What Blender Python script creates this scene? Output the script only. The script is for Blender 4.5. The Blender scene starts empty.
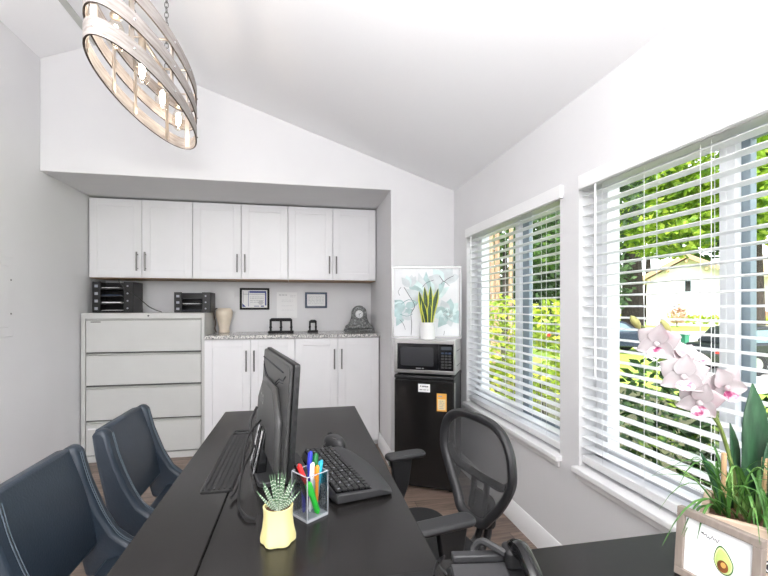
import bpy, bmesh, math, random
from mathutils import Vector, Matrix, Euler
random.seed(7)
R = math.radians
C = bpy.context.scene.collection

# ------------------------------------------------------------------ mesh builder
class MB:
    def __init__(s):
        s.bm = bmesh.new(); s.M = Matrix.Identity(4)
    def v(s, p): return s.bm.verts.new(s.M @ Vector(p))
    def f(s, vs, mi=0):
        try:
            fc = s.bm.faces.new(vs); fc.material_index = mi; return fc
        except ValueError: return None
    def box(s, x0, x1, y0, y1, z0, z1, mi=0):
        p = [s.v((x, y, z)) for z in (z0, z1) for y in (y0, y1) for x in (x0, x1)]
        for q in ((0,2,3,1),(4,5,7,6),(0,1,5,4),(2,6,7,3),(0,4,6,2),(1,3,7,5)):
            s.f([p[i] for i in q], mi)
        return s
    def prism(s, pts, a, b, plane='xz', mi=0, mi_side=None):
        def m(u, w, t): return {'xz': (u, t, w), 'xy': (u, w, t), 'yz': (t, u, w)}[plane]
        A = [s.v(m(u, w, a)) for u, w in pts]; B = [s.v(m(u, w, b)) for u, w in pts]
        s.f(A, mi); s.f(list(reversed(B)), mi)
        n = len(pts)
        for i in range(n):
            j = (i+1) % n
            s.f([A[j], A[i], B[i], B[j]], mi if mi_side is None else mi_side)
        return s
    def tube(s, pts, r, n=8, mi=0, closed=False, flat=1.0, up=None):
        pts = [Vector(p) for p in pts]; N = len(pts)
        rs = r if isinstance(r, (list, tuple)) else [r]*N
        rings = []; prev = None
        for i, p in enumerate(pts):
            if closed: t = pts[(i+1) % N]-pts[i-1]
            else: t = pts[min(i+1, N-1)]-pts[max(i-1, 0)]
            t = t.normalized() if t.length > 1e-9 else Vector((0,0,1))
            if up is not None:
                a = Vector(up) - t*Vector(up).dot(t)
                if a.length < 1e-4: a = t.orthogonal()
            elif prev is None: a = t.orthogonal()
            else:
                a = prev - t*prev.dot(t)
                if a.length < 1e-6: a = t.orthogonal()
            a.normalize(); prev = a; b = t.cross(a)
            rings.append([s.v(p+(a*math.cos(2*math.pi*k/n)*flat+b*math.sin(2*math.pi*k/n))*rs[i]) for k in range(n)])
        for i in range(N if closed else N-1):
            A, B = rings[i], rings[(i+1) % N]
            for k in range(n):
                s.f([A[k], A[(k+1) % n], B[(k+1) % n], B[k]], mi)
        if not closed:
            s.f(list(reversed(rings[0])), mi); s.f(rings[-1], mi)
        return s
    def lathe(s, prof, n=24, c=(0,0,0), mi=0, wob=None):
        rings = []
        for r, z in prof:
            ring = []
            for k in range(n):
                a = 2*math.pi*k/n; rr = r*(wob(a, z) if wob else 1)
                ring.append(s.v((c[0]+rr*math.cos(a), c[1]+rr*math.sin(a), c[2]+z)))
            rings.append(ring)
        for A, B in zip(rings, rings[1:]):
            for k in range(n): s.f([A[k], A[(k+1) % n], B[(k+1) % n], B[k]], mi)
        s.f(list(reversed(rings[0])), mi); s.f(rings[-1], mi)
        return s
    def ball(s, c, r, n=12, m=8, mi=0):
        r = r if isinstance(r, (tuple, list)) else (r, r, r)
        top = s.v((c[0], c[1], c[2]+r[2])); bot = s.v((c[0], c[1], c[2]-r[2])); rings = []
        for j in range(1, m):
            t = math.pi*j/m
            rings.append([s.v((c[0]+r[0]*math.sin(t)*math.cos(2*math.pi*k/n), c[1]+r[1]*math.sin(t)*math.sin(2*math.pi*k/n), c[2]+r[2]*math.cos(t))) for k in range(n)])
        for k in range(n):
            s.f([top, rings[0][k], rings[0][(k+1) % n]], mi); s.f([bot, rings[-1][(k+1) % n], rings[-1][k]], mi)
        for A, B in zip(rings, rings[1:]):
            for k in range(n): s.f([A[k], B[k], B[(k+1) % n], A[(k+1) % n]], mi)
        return s
    def ribbon(s, pts, ws, side, mi=0, fold=0.0, nrm=None):
        """leaf blade: centre line pts, half widths ws, side vector; folded along the middle"""
        side = Vector(side).normalized(); pr = None
        for i, p in enumerate(pts):
            p = Vector(p); t = Vector(pts[min(i+1, len(pts)-1)])-Vector(pts[max(i-1, 0)])
            sd = side - t*(side.dot(t)/max(t.length_squared, 1e-12)); sd.normalize()
            up = sd.cross(t); up.normalize()
            row = [s.v(p-sd*ws[i]+up*fold*ws[i]), s.v(p), s.v(p+sd*ws[i]+up*fold*ws[i])]
            if pr:
                s.f([pr[0], pr[1], row[1], row[0]], mi); s.f([pr[1], pr[2], row[2], row[1]], mi)
            pr = row
        return s
    def build(s, name, mats, parent=None, bevel=0, seg=2, ang=35, recalc=True, subsurf=0, solid=0):
        bm = s.bm
        if recalc: bmesh.ops.recalc_face_normals(bm, faces=bm.faces)
        me = bpy.data.meshes.new(name); bm.to_mesh(me); bm.free()
        for m in (mats if isinstance(mats, (list, tuple)) else [mats]): me.materials.append(m)
        for p in me.polygons: p.use_smooth = True
        if not subsurf: me.set_sharp_from_angle(angle=R(ang))
        o = bpy.data.objects.new(name, me); C.objects.link(o)
        if parent: o.parent = parent
        if solid:
            k = o.modifiers.new('solid', 'SOLIDIFY'); k.thickness = solid; k.offset = 0
        if subsurf:
            k = o.modifiers.new('sub', 'SUBSURF'); k.levels = subsurf; k.render_levels = subsurf
        if bevel:
            b = o.modifiers.new('edge', 'BEVEL'); b.width = bevel; b.segments = seg; b.limit_method = 'ANGLE'; b.angle_limit = R(40)
            b.harden_normals = False
        return o

def tag(o, label, cat, group=None):
    o['label'] = label; o['category'] = cat
    if group: o['group'] = group
    return o
def thing(name, label, cat, loc=(0,0,0), rz=0, group=None):
    o = bpy.data.objects.new(name, None); o.empty_display_size = .05; C.objects.link(o)
    o.location = loc; o.rotation_euler = (0, 0, rz)
    return tag(o, label, cat, group)
def struct(o): o['kind'] = 'structure'; return o
def dup(root, loc, rz, label):
    def cp(o, par):
        c = o.copy(); C.objects.link(c)
        if par: c.parent = par
        for ch in list(o.children): cp(ch, c)
        return c
    r = cp(root, None); r.location = loc; r.rotation_euler = (0, 0, rz); r['label'] = label
    return r
def catmull(P, n=8):
    P = [Vector(p) for p in P]; out = []
    for i in range(len(P)-1):
        p0 = P[max(i-1, 0)]; p1 = P[i]; p2 = P[i+1]; p3 = P[min(i+2, len(P)-1)]
        for k in range(n):
            t = k/n
            out.append(.5*((2*p1)+(p2-p0)*t+(2*p0-5*p1+4*p2-p3)*t*t+(3*p1-p0-3*p2+p3)*t**3))
    out.append(P[-1]); return out
def rrect(x0, x1, y0, y1, r, n=4):
    out = []
    for cx, cy, a in ((x1-r, y1-r, 0), (x0+r, y1-r, 90), (x0+r, y0+r, 180), (x1-r, y0+r, 270)):
        for k in range(n+1):
            t = R(a+90*k/n); out.append((cx+r*math.cos(t), cy+r*math.sin(t)))
    return out

# ------------------------------------------------------------------ materials
def mat(name, col, rough=.5, metal=0., var=0., vscale=8., bump=0., bscale=60., spec=.5, emit=None, es=0., stretch=(1,1,1), coat=0., trans=0., coord='Object'):
    m = bpy.data.materials.new(name); m.use_nodes = True; nt = m.node_tree; b = nt.nodes['Principled BSDF']
    c = (*col, 1); b.inputs['Base Color'].default_value = c
    b.inputs['Roughness'].default_value = rough; b.inputs['Metallic'].default_value = metal
    b.inputs['Specular IOR Level'].default_value = spec; b.inputs['Coat Weight'].default_value = coat
    if emit: b.inputs['Emission Color'].default_value = (*emit, 1); b.inputs['Emission Strength'].default_value = es
    if var or bump:
        tc = nt.nodes.new('ShaderNodeTexCoord'); mp = nt.nodes.new('ShaderNodeMapping'); mp.inputs['Scale'].default_value = stretch
        nt.links.new(tc.outputs[coord], mp.inputs[0])
    if var:
        n = nt.nodes.new('ShaderNodeTexNoise'); n.inputs['Scale'].default_value = vscale; n.inputs['Detail'].default_value = 5
        nt.links.new(mp.outputs[0], n.inputs['Vector'])
        r = nt.nodes.new('ShaderNodeValToRGB')
        r.color_ramp.elements[0].position = .3; r.color_ramp.elements[1].position = .7
        r.color_ramp.elements[0].color = (*[max(0, x*(1-var)) for x in col], 1)
        r.color_ramp.elements[1].color = (*[min(1, x*(1+var)) for x in col], 1)
        nt.links.new(n.outputs['Fac'], r.inputs[0]); nt.links.new(r.outputs[0], b.inputs['Base Color'])
    if bump:
        n2 = nt.nodes.new('ShaderNodeTexNoise'); n2.inputs['Scale'].default_value = bscale; n2.inputs['Detail'].default_value = 3
        nt.links.new(mp.outputs[0], n2.inputs['Vector'])
        bp = nt.nodes.new('ShaderNodeBump'); bp.inputs['Strength'].default_value = bump; bp.inputs['Distance'].default_value = .004
        nt.links.new(n2.outputs['Fac'], bp.inputs['Height']); nt.links.new(bp.outputs[0], b.inputs['Normal'])
    return m
def ramp_mat(name, stops, scale, rough=.6, detail=6, stretch=(1,1,1), translucent=0., coat=0., kind='noise'):
    m = bpy.data.materials.new(name); m.use_nodes = True; nt = m.node_tree; b = nt.nodes['Principled BSDF']
    tc = nt.nodes.new('ShaderNodeTexCoord'); mp = nt.nodes.new('ShaderNodeMapping'); mp.inputs['Scale'].default_value = stretch
    nt.links.new(tc.outputs['Object'], mp.inputs[0])
    if kind == 'noise':
        n = nt.nodes.new('ShaderNodeTexNoise'); n.inputs['Scale'].default_value = scale; n.inputs['Detail'].default_value = detail; out = n.outputs['Fac']
    else:
        n = nt.nodes.new('ShaderNodeTexVoronoi'); n.inputs['Scale'].default_value = scale; sp = nt.nodes.new('ShaderNodeSeparateColor')
        nt.links.new(n.outputs['Color'], sp.inputs[0]); out = sp.outputs[0]
    nt.links.new(mp.outputs[0], n.inputs['Vector'])
    r = nt.nodes.new('ShaderNodeValToRGB'); el = r.color_ramp.elements
    while len(el) < len(stops): el.new(.5)
    for e, (p, c) in zip(el, stops): e.position = p; e.color = (*c, 1)
    nt.links.new(out, r.inputs[0]); nt.links.new(r.outputs[0], b.inputs['Base Color'])
    b.inputs['Roughness'].default_value = rough; b.inputs['Coat Weight'].default_value = coat
    if translucent:
        tr = nt.nodes.new('ShaderNodeBsdfTranslucent'); nt.links.new(r.outputs[0], tr.inputs[0])
        mx = nt.nodes.new('ShaderNodeMixShader'); mx.inputs[0].default_value = translucent
        nt.links.new(b.outputs[0], mx.inputs[1]); nt.links.new(tr.outputs[0], mx.inputs[2])
        nt.links.new(mx.outputs[0], nt.nodes['Material Output'].inputs[0])
    return m
def glass_mat(name, tint=(1,1,1), refl=1.0):
    m = bpy.data.materials.new(name); m.use_nodes = True; nt = m.node_tree; nt.nodes.remove(nt.nodes['Principled BSDF'])
    t = nt.nodes.new('ShaderNodeBsdfTransparent'); t.inputs[0].default_value = (*tint, 1)
    g = nt.nodes.new('ShaderNodeBsdfGlossy'); g.inputs['Roughness'].default_value = .02
    fr = nt.nodes.new('ShaderNodeFresnel'); fr.inputs[0].default_value = 1.35
    ml = nt.nodes.new('ShaderNodeMath'); ml.operation = 'MULTIPLY'; ml.inputs[1].default_value = refl
    ge = nt.nodes.new('ShaderNodeNewGeometry'); sb = nt.nodes.new('ShaderNodeMath'); sb.operation = 'SUBTRACT'; sb.inputs[0].default_value = refl
    nt.links.new(ge.outputs['Backfacing'], sb.inputs[1]); sb.use_clamp = True; nt.links.new(sb.outputs[0], ml.inputs[1])
    nt.links.new(fr.outputs[0], ml.inputs[0])
    mx = nt.nodes.new('ShaderNodeMixShader'); nt.links.new(ml.outputs[0], mx.inputs[0]); nt.links.new(t.outputs[0], mx.inputs[1]); nt.links.new(g.outputs[0], mx.inputs[2])
    nt.links.new(mx.outputs[0], nt.nodes['Material Output'].inputs[0]); return m

M_wall = mat('wall_paint', (.74,.738,.75), .9, var=.015, vscale=3, bump=.12, bscale=220, spec=.2)
M_ceil = mat('ceiling_paint', (.90,.90,.915), .95, bump=.08, bscale=180, spec=.1)
M_trim = mat('white_trim', (.86,.86,.865), .45, var=.01)
M_blind = mat('blind_white', (.86,.865,.87), .4, var=.01)
M_vinyl = mat('window_vinyl', (.84,.85,.87), .35)
M_vinylb = mat('window_sash_shaded', (.25,.31,.35), .4, var=.05)  # darker than the other vinyl: exterior shade put into the sash colour
M_glass = glass_mat('window_glass', (.97,.985,.98), .2)
M_cab = mat('cabinet_white', (.80,.80,.815), .35, var=.01)
M_cabbody = mat('cabinet_carcass', (.78,.78,.79), .5)
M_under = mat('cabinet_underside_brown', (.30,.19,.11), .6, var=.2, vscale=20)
M_nickel = mat('brushed_nickel', (.22,.215,.21), .4, .7, var=.05, vscale=60)
M_file = mat('file_putty_metal', (.60,.605,.59), .45, var=.015, bump=.03, bscale=400)
M_filed = mat('file_shadow_gap', (.10,.10,.095), .6)
M_granite = ramp_mat('granite', [(.0,(.05,.05,.055)),(.25,(.30,.30,.30)),(.5,(.62,.60,.57)),(.75,(.75,.73,.70)),(1.,(.22,.21,.22))], 140, .2, kind='voronoi', coat=.3)
M_desk = mat('espresso_laminate', (.010,.0092,.009), .22, var=.35, vscale=5, bump=.05, bscale=30, stretch=(14,1,14), spec=.35)
M_deskedge = mat('desk_edge_band', (.035,.033,.032), .4)
M_black = mat('black_plastic', (.009,.009,.010), .42, bump=.05, bscale=500)
M_blackg = mat('black_gloss', (.006,.006,.007), .12, spec=.5)
M_blackm = mat('black_matte', (.007,.007,.008), .75)
M_grey = mat('charcoal_plastic', (.022,.022,.024), .45, bump=.05, bscale=500)
M_greyd = mat('monitor_back_plastic', (.045,.045,.045), .33, var=.04, vscale=10)
M_navy = mat('navy_leather', (.018,.028,.042), .42, var=.08, vscale=14, bump=.18, bscale=160, spec=.5)
M_navyd = mat('navy_leather_seat', (.015,.023,.034), .45, var=.08, vscale=14, bump=.18, bscale=160)
M_stitch = mat('pale_thread', (.10,.13,.16), .8)
M_darkmetal = mat('dark_metal', (.06,.06,.065), .35, .8)
M_chrome = mat('chrome', (.75,.75,.76), .12, 1.)
M_steel = mat('stainless', (.58,.57,.56), .28, .95, var=.05, vscale=4, stretch=(1,1,40))
M_white = mat('white_paper', (.85,.85,.85), .85)
M_paperblue = mat('blue_print', (.08,.11,.32), .8)
M_inkgrey = mat('grey_ink', (.35,.36,.40), .8)
M_ink = mat('dark_ink', (.03,.03,.04), .8)
M_navyframe = mat('navy_frame', (.02,.04,.09), .4)
M_cream = mat('cream_ceramic', (.78,.68,.55), .45, var=.06, vscale=12)
M_yellow = mat('pale_yellow_ceramic', (.80,.72,.34), .3, var=.02)
M_potwhite = mat('white_pot', (.84,.84,.84), .4)
M_soil = ramp_mat('soil', [(.3,(.05,.025,.015)),(.7,(.22,.11,.06))], 120, .9)
M_stone = ramp_mat('clock_stone', [(.3,(.02,.022,.022)),(.5,(.11,.115,.115)),(.72,(.40,.41,.40))], 70, .35)
M_woodw = ramp_mat('whitewashed_wood', [(.25,(.25,.215,.20)),(.5,(.37,.335,.315)),(.75,(.48,.45,.435))], 9, .7, stretch=(3,1,14))
M_bronze = mat('bronze_edge', (.07,.045,.03), .45, .5)
M_champ = mat('champagne_metal', (.62,.55,.48), .3, .9)
M_woodbox = ramp_mat('washed_box_wood', [(.25,(.36,.25,.17)),(.5,(.55,.42,.32)),(.75,(.68,.57,.47))], 10, .7, stretch=(1,9,9))
M_framewood = mat('taupe_frame', (.26,.215,.185), .55, var=.12, vscale=18, stretch=(6,1,1))
M_petal = ramp_mat('orchid_petal', [(.3,(.58,.38,.43)),(.45,(.64,.57,.585)),(.75,(.66,.635,.64))], 16, .5, translucent=.25)
M_lip = ramp_mat('orchid_lip', [(.38,(.24,.015,.09)),(.44,(.50,.28,.35)),(.55,(.66,.56,.59))], 60, .5)
M_stem = mat('orchid_stem', (.20,.26,.07), .5, var=.15, vscale=20)
M_bud = mat('orchid_bud', (.36,.34,.12), .5, var=.2, vscale=30)
M_grassl = ramp_mat('grass_blade', [(.25,(.02,.08,.015)),(.5,(.08,.22,.04)),(.72,(.32,.50,.16))], 14, .45, translucent=.15)
M_broad = ramp_mat('broad_leaf', [(.3,(.012,.05,.022)),(.7,(.045,.13,.06))], 14, .4, stretch=(6,6,1.5))
M_snake = ramp_mat('snake_leaf', [(.3,(.015,.045,.02)),(.7,(.06,.12,.05))], 40, .45, stretch=(1,1,5))
M_snakey = mat('snake_edge', (.60,.62,.07), .5)
M_succ = mat('succulent', (.10,.19,.10), .5)
M_succw = mat('succulent_band', (.72,.78,.68), .6)
M_acryl = glass_mat('clear_acrylic', (.93,.95,.96), 1.6)
M_acryledge = mat('acrylic_edge', (.36,.37,.40), .15)
def plain(n, c, r=.35): return mat(n, c, r)
M_red = plain('pen_red', (.62,.02,.02)); M_blue = plain('pen_blue', (.03,.04,.45)); M_green = plain('highlighter_green', (.03,.62,.05))
M_dgreen = plain('pen_green', (.01,.16,.04)); M_teal = plain('pen_teal', (.02,.38,.52)); M_orange = plain('pen_orange', (.85,.28,.02)); M_penw = plain('pen_white', (.8,.8,.82))
M_sky_teal = mat('paint_teal', (.44,.58,.585), .8, var=.22, vscale=16)
M_tealp = mat('paint_pale', (.66,.78,.78), .8, var=.16, vscale=14)
M_canvas = mat('canvas_white', (.78,.79,.81), .85, var=.05, vscale=7)
M_greyp = mat('paint_grey', (.62,.66,.68), .8, var=.15, vscale=14)
M_silver = mat('silver_frame', (.36,.36,.36), .3, .7)
M_orangetag = plain('tag_orange', (.85,.42,.07), .6); M_tagcream = plain('tag_cream', (.82,.66,.36), .6)
M_avog = plain('avocado_skin', (.035,.14,.03), .7); M_avol = mat('avocado_flesh', (.52,.66,.20), .7, var=.15, vscale=40); M_avoy = plain('avocado_rim', (.66,.74,.36), .7)
M_seed = mat('avocado_seed', (.24,.08,.02), .6, var=.5, vscale=30); M_seedh = plain('avocado_seed_light', (.62,.34,.09), .6)
M_screen = mat('screen_black', (.01,.01,.012), .1)
M_bulb = glass_mat('bulb_glass', (1,.97,.93), 1.2)
M_fil = mat('lit_filament', (1,.9,.75), .5, emit=(1,.89,.76), es=24)
M_candle = mat('socket_champagne', (.55,.47,.38), .35, .8)

def mesh_fabric():
    m = bpy.data.materials.new('chair_mesh_fabric'); m.use_nodes = True; nt = m.node_tree; b = nt.nodes['Principled BSDF']
    b.inputs['Base Color'].default_value = (.06,.06,.063,1); b.inputs['Roughness'].default_value = .8
    t = nt.nodes.new('ShaderNodeBsdfTransparent'); mx = nt.nodes.new('ShaderNodeMixShader'); mx.inputs[0].default_value = .74
    nt.links.new(t.outputs[0], mx.inputs[1]); nt.links.new(b.outputs[0], mx.inputs[2]); nt.links.new(mx.outputs[0], nt.nodes['Material Output'].inputs[0])
    return m
M_mesh = mesh_fabric()

def floor_mat():
    m = bpy.data.materials.new('plank_floor'); m.use_nodes = True; nt = m.node_tree; b = nt.nodes['Principled BSDF']; L = nt.links.new
    tc = nt.nodes.new('ShaderNodeTexCoord')
    br = nt.nodes.new('ShaderNodeTexBrick'); br.inputs['Scale'].default_value = 1; br.inputs['Brick Width'].default_value = 1.1; br.inputs['Row Height'].default_value = .15
    br.inputs['Mortar Size'].default_value = .0015; br.offset = .37
    br.inputs['Color1'].default_value = (.27,.20,.16,1); br.inputs['Color2'].default_value = (.15,.11,.09,1); br.inputs['Mortar'].default_value = (.05,.035,.03,1)
    L(tc.outputs['Object'], br.inputs['Vector'])
    mp = nt.nodes.new('ShaderNodeMapping'); mp.inputs['Scale'].default_value = (2.2, 26, 1); L(tc.outputs['Object'], mp.inputs[0])
    n = nt.nodes.new('ShaderNodeTexNoise'); n.inputs['Scale'].default_value = 2.2; n.inputs['Detail'].default_value = 8; n.inputs['Roughness'].default_value = .65; L(mp.outputs[0], n.inputs['Vector'])
    rp = nt.nodes.new('ShaderNodeValToRGB'); rp.color_ramp.elements[0].position = .32; rp.color_ramp.elements[0].color = (.55,.5,.48,1); rp.color_ramp.elements[1].position = .68; rp.color_ramp.elements[1].color = (1.5,1.5,1.5,1)
    L(n.outputs['Fac'], rp.inputs[0])
    mx = nt.nodes.new('ShaderNodeMix'); mx.data_type = 'RGBA'; mx.blend_type = 'MULTIPLY'; mx.inputs[0].default_value = 1
    L(br.outputs['Color'], mx.inputs[6]); L(rp.outputs[0], mx.inputs[7]); L(mx.outputs[2], b.inputs['Base Color'])
    b.inputs['Roughness'].default_value = .4; return m
M_floor = floor_mat()

# ------------------------------------------------------------------ room shell
XL, XR, YF, YB, XA, YR = -1.70, 1.185, 3.16, 4.11, .672, -1.6
RX, RZ = -1.357, 3.0          # ridge
ZL, ZR, ZS = 2.866, 2.14, 2.12
struct(MB().box(-1.9, 1.40, YR-.1, 4.3, -.1, 0).build('floor', M_floor))
struct(MB().box(XL-.12, XL, YR-.1, 4.25, 0, ZL+.02).build('wall_left', M_wall))
struct(MB().box(XL, XA, YB, YB+.12, 0, ZS).build('wall_alcove', M_wall))
struct(MB().prism([(XL,ZS),(XA,ZS),(XA,0),(XR,0),(XR,ZR),(RX,RZ),(XL,ZL)], YF, 4.23, 'xz').build('wall_far', M_wall, bevel=.004))
struct(MB().prism([(XL,0),(XR,0),(XR,ZR),(RX,RZ),(XL,ZL)], YR-.1, YR, 'xz').build('wall_rear', M_wall))
struct(MB().prism([(XL-.12,ZL-.047),(RX,RZ),(XR+.16,ZR-.054),(XR+.16,ZR+.08),(RX,RZ+.13),(XL-.12,ZL+.09)], YR-.1, 4.23, 'xz').build('ceiling', M_ceil))
W1, W2 = (1.771, 2.905), (.50, 1.635); WZ0, WZ1 = .50, 1.79
TX = XR+.15
m = MB()
for y0, y1 in ((YR-.1, W2[0]), (W2[1], W1[0]), (W1[1], 4.23)): m.box(XR, TX, y0, y1, 0, ZR)
for y0, y1 in (W1, W2): m.box(XR, TX, y0, y1, 0, WZ0); m.box(XR, TX, y0, y1, WZ1, ZR)
struct(m.build('wall_right', M_wall))
# ridge strip along the crease of the vault
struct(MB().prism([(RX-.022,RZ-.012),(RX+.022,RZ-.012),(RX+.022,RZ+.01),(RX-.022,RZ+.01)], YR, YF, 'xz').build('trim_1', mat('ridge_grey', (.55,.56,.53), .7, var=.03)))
def baseboard(name, x0, x1, y0, y1, along):
    h = .115; m = MB()
    if along == 'y':
        m.prism([(x0,0),(x1,0),(x1,h),(x1-.004,h),(x0,h-.022)] if x0 < x1 else [(x0,0),(x1,0),(x1,h),(x1+.004,h),(x0,h-.022)], y0, y1, 'xz')
    else:
        m.prism([(y0,0),(y1,0),(y1,h),(y1-.004,h),(y0,h-.022)] if y0 < y1 else [(y0,0),(y1,0),(y1,h),(y1+.004,h),(y0,h-.022)], x0, x1, 'yz')
    return struct(m.build(name, M_trim))
baseboard('baseboard_right', XR-.016, XR, YR, YF, 'y')
baseboard('baseboard_left', XL+.016, XL, YR, YB, 'y')
baseboard('baseboard_far', XA-.016, XR, YF-.016, YF, 'x')
baseboard('baseboard_alcove', XA-.016, XA, YF-.016, 3.64, 'y')

def window(name, y0, y1, mull):
    m = MB()
    xi, xo = XR+.085, TX-.005
    w = .05
    # fixed outer frame
    m.box(xi, xo, y0, y0+w, WZ0+.03, WZ1); m.box(xi, xo, y1-w-.02, y1, WZ0+.03, WZ1)
    m.box(xi, xo, y0, y1, WZ0+.03, WZ0+.09); m.box(xi, xo, y0, y1, WZ1-.05, WZ1)
    o = struct(m.build(name, M_vinyl, bevel=.003))
    ml0, ml1 = mull
    s = MB(); s.box(xi+.006, xi+.03, ml1-.05, ml1, WZ0+.09, WZ1-.05)
    s.box(xi+.006, xi+.03, ml1, y1-w-.02, WZ0+.09, WZ0+.115); s.box(xi+.006, xi+.03, ml1, y1-w-.02, WZ1-.07, WZ1-.05)
    s.build('sash', M_vinyl, o, bevel=.002)
    s = MB(); s.box(xi+.032, xo-.004, ml0, ml1-.045, WZ0+.09, WZ1-.05)
    s.box(xi+.032, xo-.004, y0+w, ml0, WZ0+.09, WZ0+.115); s.box(xi+.032, xo-.004, y0+w, ml0, WZ1-.07, WZ1-.05)
    s.build('sash', M_vinylb, o, bevel=.002)
    MB().box(xi+.016, xi+.019, ml1, y1-w-.02, WZ0+.115, WZ1-.07).build('pane', M_glass, o)
    MB().box(xi+.042, xi+.045, y0+w, ml0, WZ0+.115, WZ1-.07).build('pane', M_glass, o)
    # stool and apron
    MB().box(XR-.03, xi, y0-.015 if name == 'window_1' else y0-.02, y1+.012, WZ0+.002, WZ0+.027).build('window_sill', M_trim, o, bevel=.004)
    MB().box(XR-.012, XR, y0, y1, WZ0-.028, WZ0+.002).build('apron', M_trim, o, bevel=.002)
    return o
window('window_1', *W1, (2.245, 2.36))
window('window_2', *W2, (1.012, 1.085))

def blind(label, y0, y1, vy0, vy1, ladders, wand_y, wand_z):
    o = thing('window_blind', label, 'blind', (XR, (y0+y1)/2, WZ1), 0, 'slatted white blinds on the window wall')
    def B(): 
        k = MB(); k.M = Matrix.Translation((-XR, -(y0+y1)/2, -WZ1)); return k
    z = 1.700; m = B(); zs = []
    while z > .60:
        zs.append(z)
        m.prism([(XR+.012, z-.002),(XR+.037, z+.002),(XR+.062, z-.002),(XR+.062, z+.0008),(XR+.037, z+.0048),(XR+.012, z+.0008)], y0+.006, y1-.006, 'xz')
        z -= .0435
    m.build('slats', M_blind, o)
    k = B(); k.box(XR-.022, XR-.004, vy0, vy1, 1.722, 1.783); k.box(XR-.004, XR+.002, vy0, vy1, 1.735, 1.783)
    k.build('valance', M_trim, o, bevel=.004)
    B().box(XR+.008, XR+.062, y0+.006, y1-.006, 1.725, 1.765).build('head_rail', M_blind, o, bevel=.002)
    B().box(XR+.010, XR+.064, y0+.006, y1-.006, .545, .578).build('bottom_rail', M_trim, o, bevel=.004)
    for ly in ladders:
        m = B()
        for x in (XR+.0105, XR+.0635): m.tube([(x, ly, 1.72), (x, ly, .578)], .0009, 5)
        for zz in zs: m.box(XR+.0105, XR+.0635, ly-.0006, ly+.0006, zz-.0042, zz-.003)
        m.build('ladder_cord', M_blind, o)
    B().tube([(XR-.012, wand_y, 1.73), (XR-.012, wand_y, wand_z)], .0042, 8).build('tilt_wand', M_blind, o)
    return o
blind('white slatted blind on the far window, beside the flower painting and microwave', W1[0], W1[1], 1.741, 2.885, (1.90, 2.03, 2.33, 2.80), 2.80, 1.06)
blind('white slatted blind on the near window, behind the orchid planter', W2[0], W2[1], .47, 1.612, (.62, .86, 1.04, 1.075, 1.29, 1.50), 1.515, .93)

# electrical panel cover on the left wall
o = thing('breaker_panel', 'flat wall-coloured electrical panel cover on the left wall', 'panel', (XL, 2.69, 1.28))
MB().box(0, .008, -.20, .20, -.235, .235).build('cover', M_wall, o, bevel=.003)
MB().box(.008, .014, -.12, .15, -.18, .18).build('door', M_wall, o, bevel=.003)
for zz in (-.1, .1): MB().tube([(.008, .175, zz), (.0105, .175, zz)], .005, 8).build('screw', M_nickel, o)

# ------------------------------------------------------------------ cabinets
def bar_handle(parent, x, y, z0, z1):
    m = MB(); m.tube([(x, y-.028, z0), (x, y-.028, z1)], .0065, 10)
    for z in (z0+.02, z1-.02): m.tube([(x, y-.028, z), (x, y, z)], .0045, 8)
    return m.build('handle', M_nickel, parent)
def shaker(m, x0, x1, y, z0, z1, rail=.062):
    """door slab, front at y (towards -y), .02 thick with a sunk middle panel"""
    m.box(x0, x1, y+.006, y+.02, z0, z1)
    m.box(x0, x0+rail, y, y+.006, z0, z1); m.box(x1-rail, x1, y, y+.006, z0, z1)
    m.box(x0+rail, x1-rail, y, y+.006, z1-rail, z1); m.box(x0+rail, x1-rail, y, y+.006, z0, z0+rail)
def cabinet(name, label, x0, x1, yf, z0, z1, group, hz, under=False, toe=0):
    o = thing(name, label, 'cabinet', ((x0+x1)/2, YB, z0-toe), 0, group)
    w = x1-x0; h = z1-z0; yd = yf-YB
    m = MB(); m.box(-w/2, w/2, yd+.021, -.001, toe, toe+h)
    if toe: m.box(-w/2, w/2, yd+.07, -.001, 0, toe)
    m.build('body', M_cabbody, o)
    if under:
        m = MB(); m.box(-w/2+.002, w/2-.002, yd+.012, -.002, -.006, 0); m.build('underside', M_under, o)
    for s in (0, 1):
        a, b = (-w/2+.002, -.002) if s == 0 else (.002, w/2-.002)
        m = MB(); shaker(m, a, b, yd, toe+.002, toe+h-.002)
        d = m.build('door', M_cab, o, bevel=.002)
        bar_handle(d, -.031 if s == 0 else .031, yd, hz[0]-z0+toe, hz[1]-z0+toe)
    return o
ux0, uw = -1.692, .7855
for i, lb in enumerate(('white wall cabinet over the taller tray stack, at the left wall', 'middle white wall cabinet above the cream vase and larger framed certificate', 'white wall cabinet above the stone mantel clock, at the alcove end')):
    cabinet('wall_cabinet', lb, ux0+i*uw+.001, ux0+(i+1)*uw-.001, 3.79, 1.460, 2.108, 'white wall cabinets in the alcove', (1.517, 1.672), under=True)
for i, lb in enumerate(('white base cabinet next to the grey file cabinet, under the vase', 'white base cabinet under the stone clock, beside the refrigerator alcove edge')):
    cabinet('base_cabinet', lb, -.778+i*.7215, -.778+(i+1)*.7215-.002, 3.62, .055, .957, 'white base cabinets under the granite top', (.69, .862), toe=.055)
o = MB().box(-.778, .667, 3.597, YB-.001, .958, .988).build('countertop', M_granite, bevel=.004)
tag(o, 'speckled grey granite worktop over the white base cabinets', 'countertop')
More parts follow.
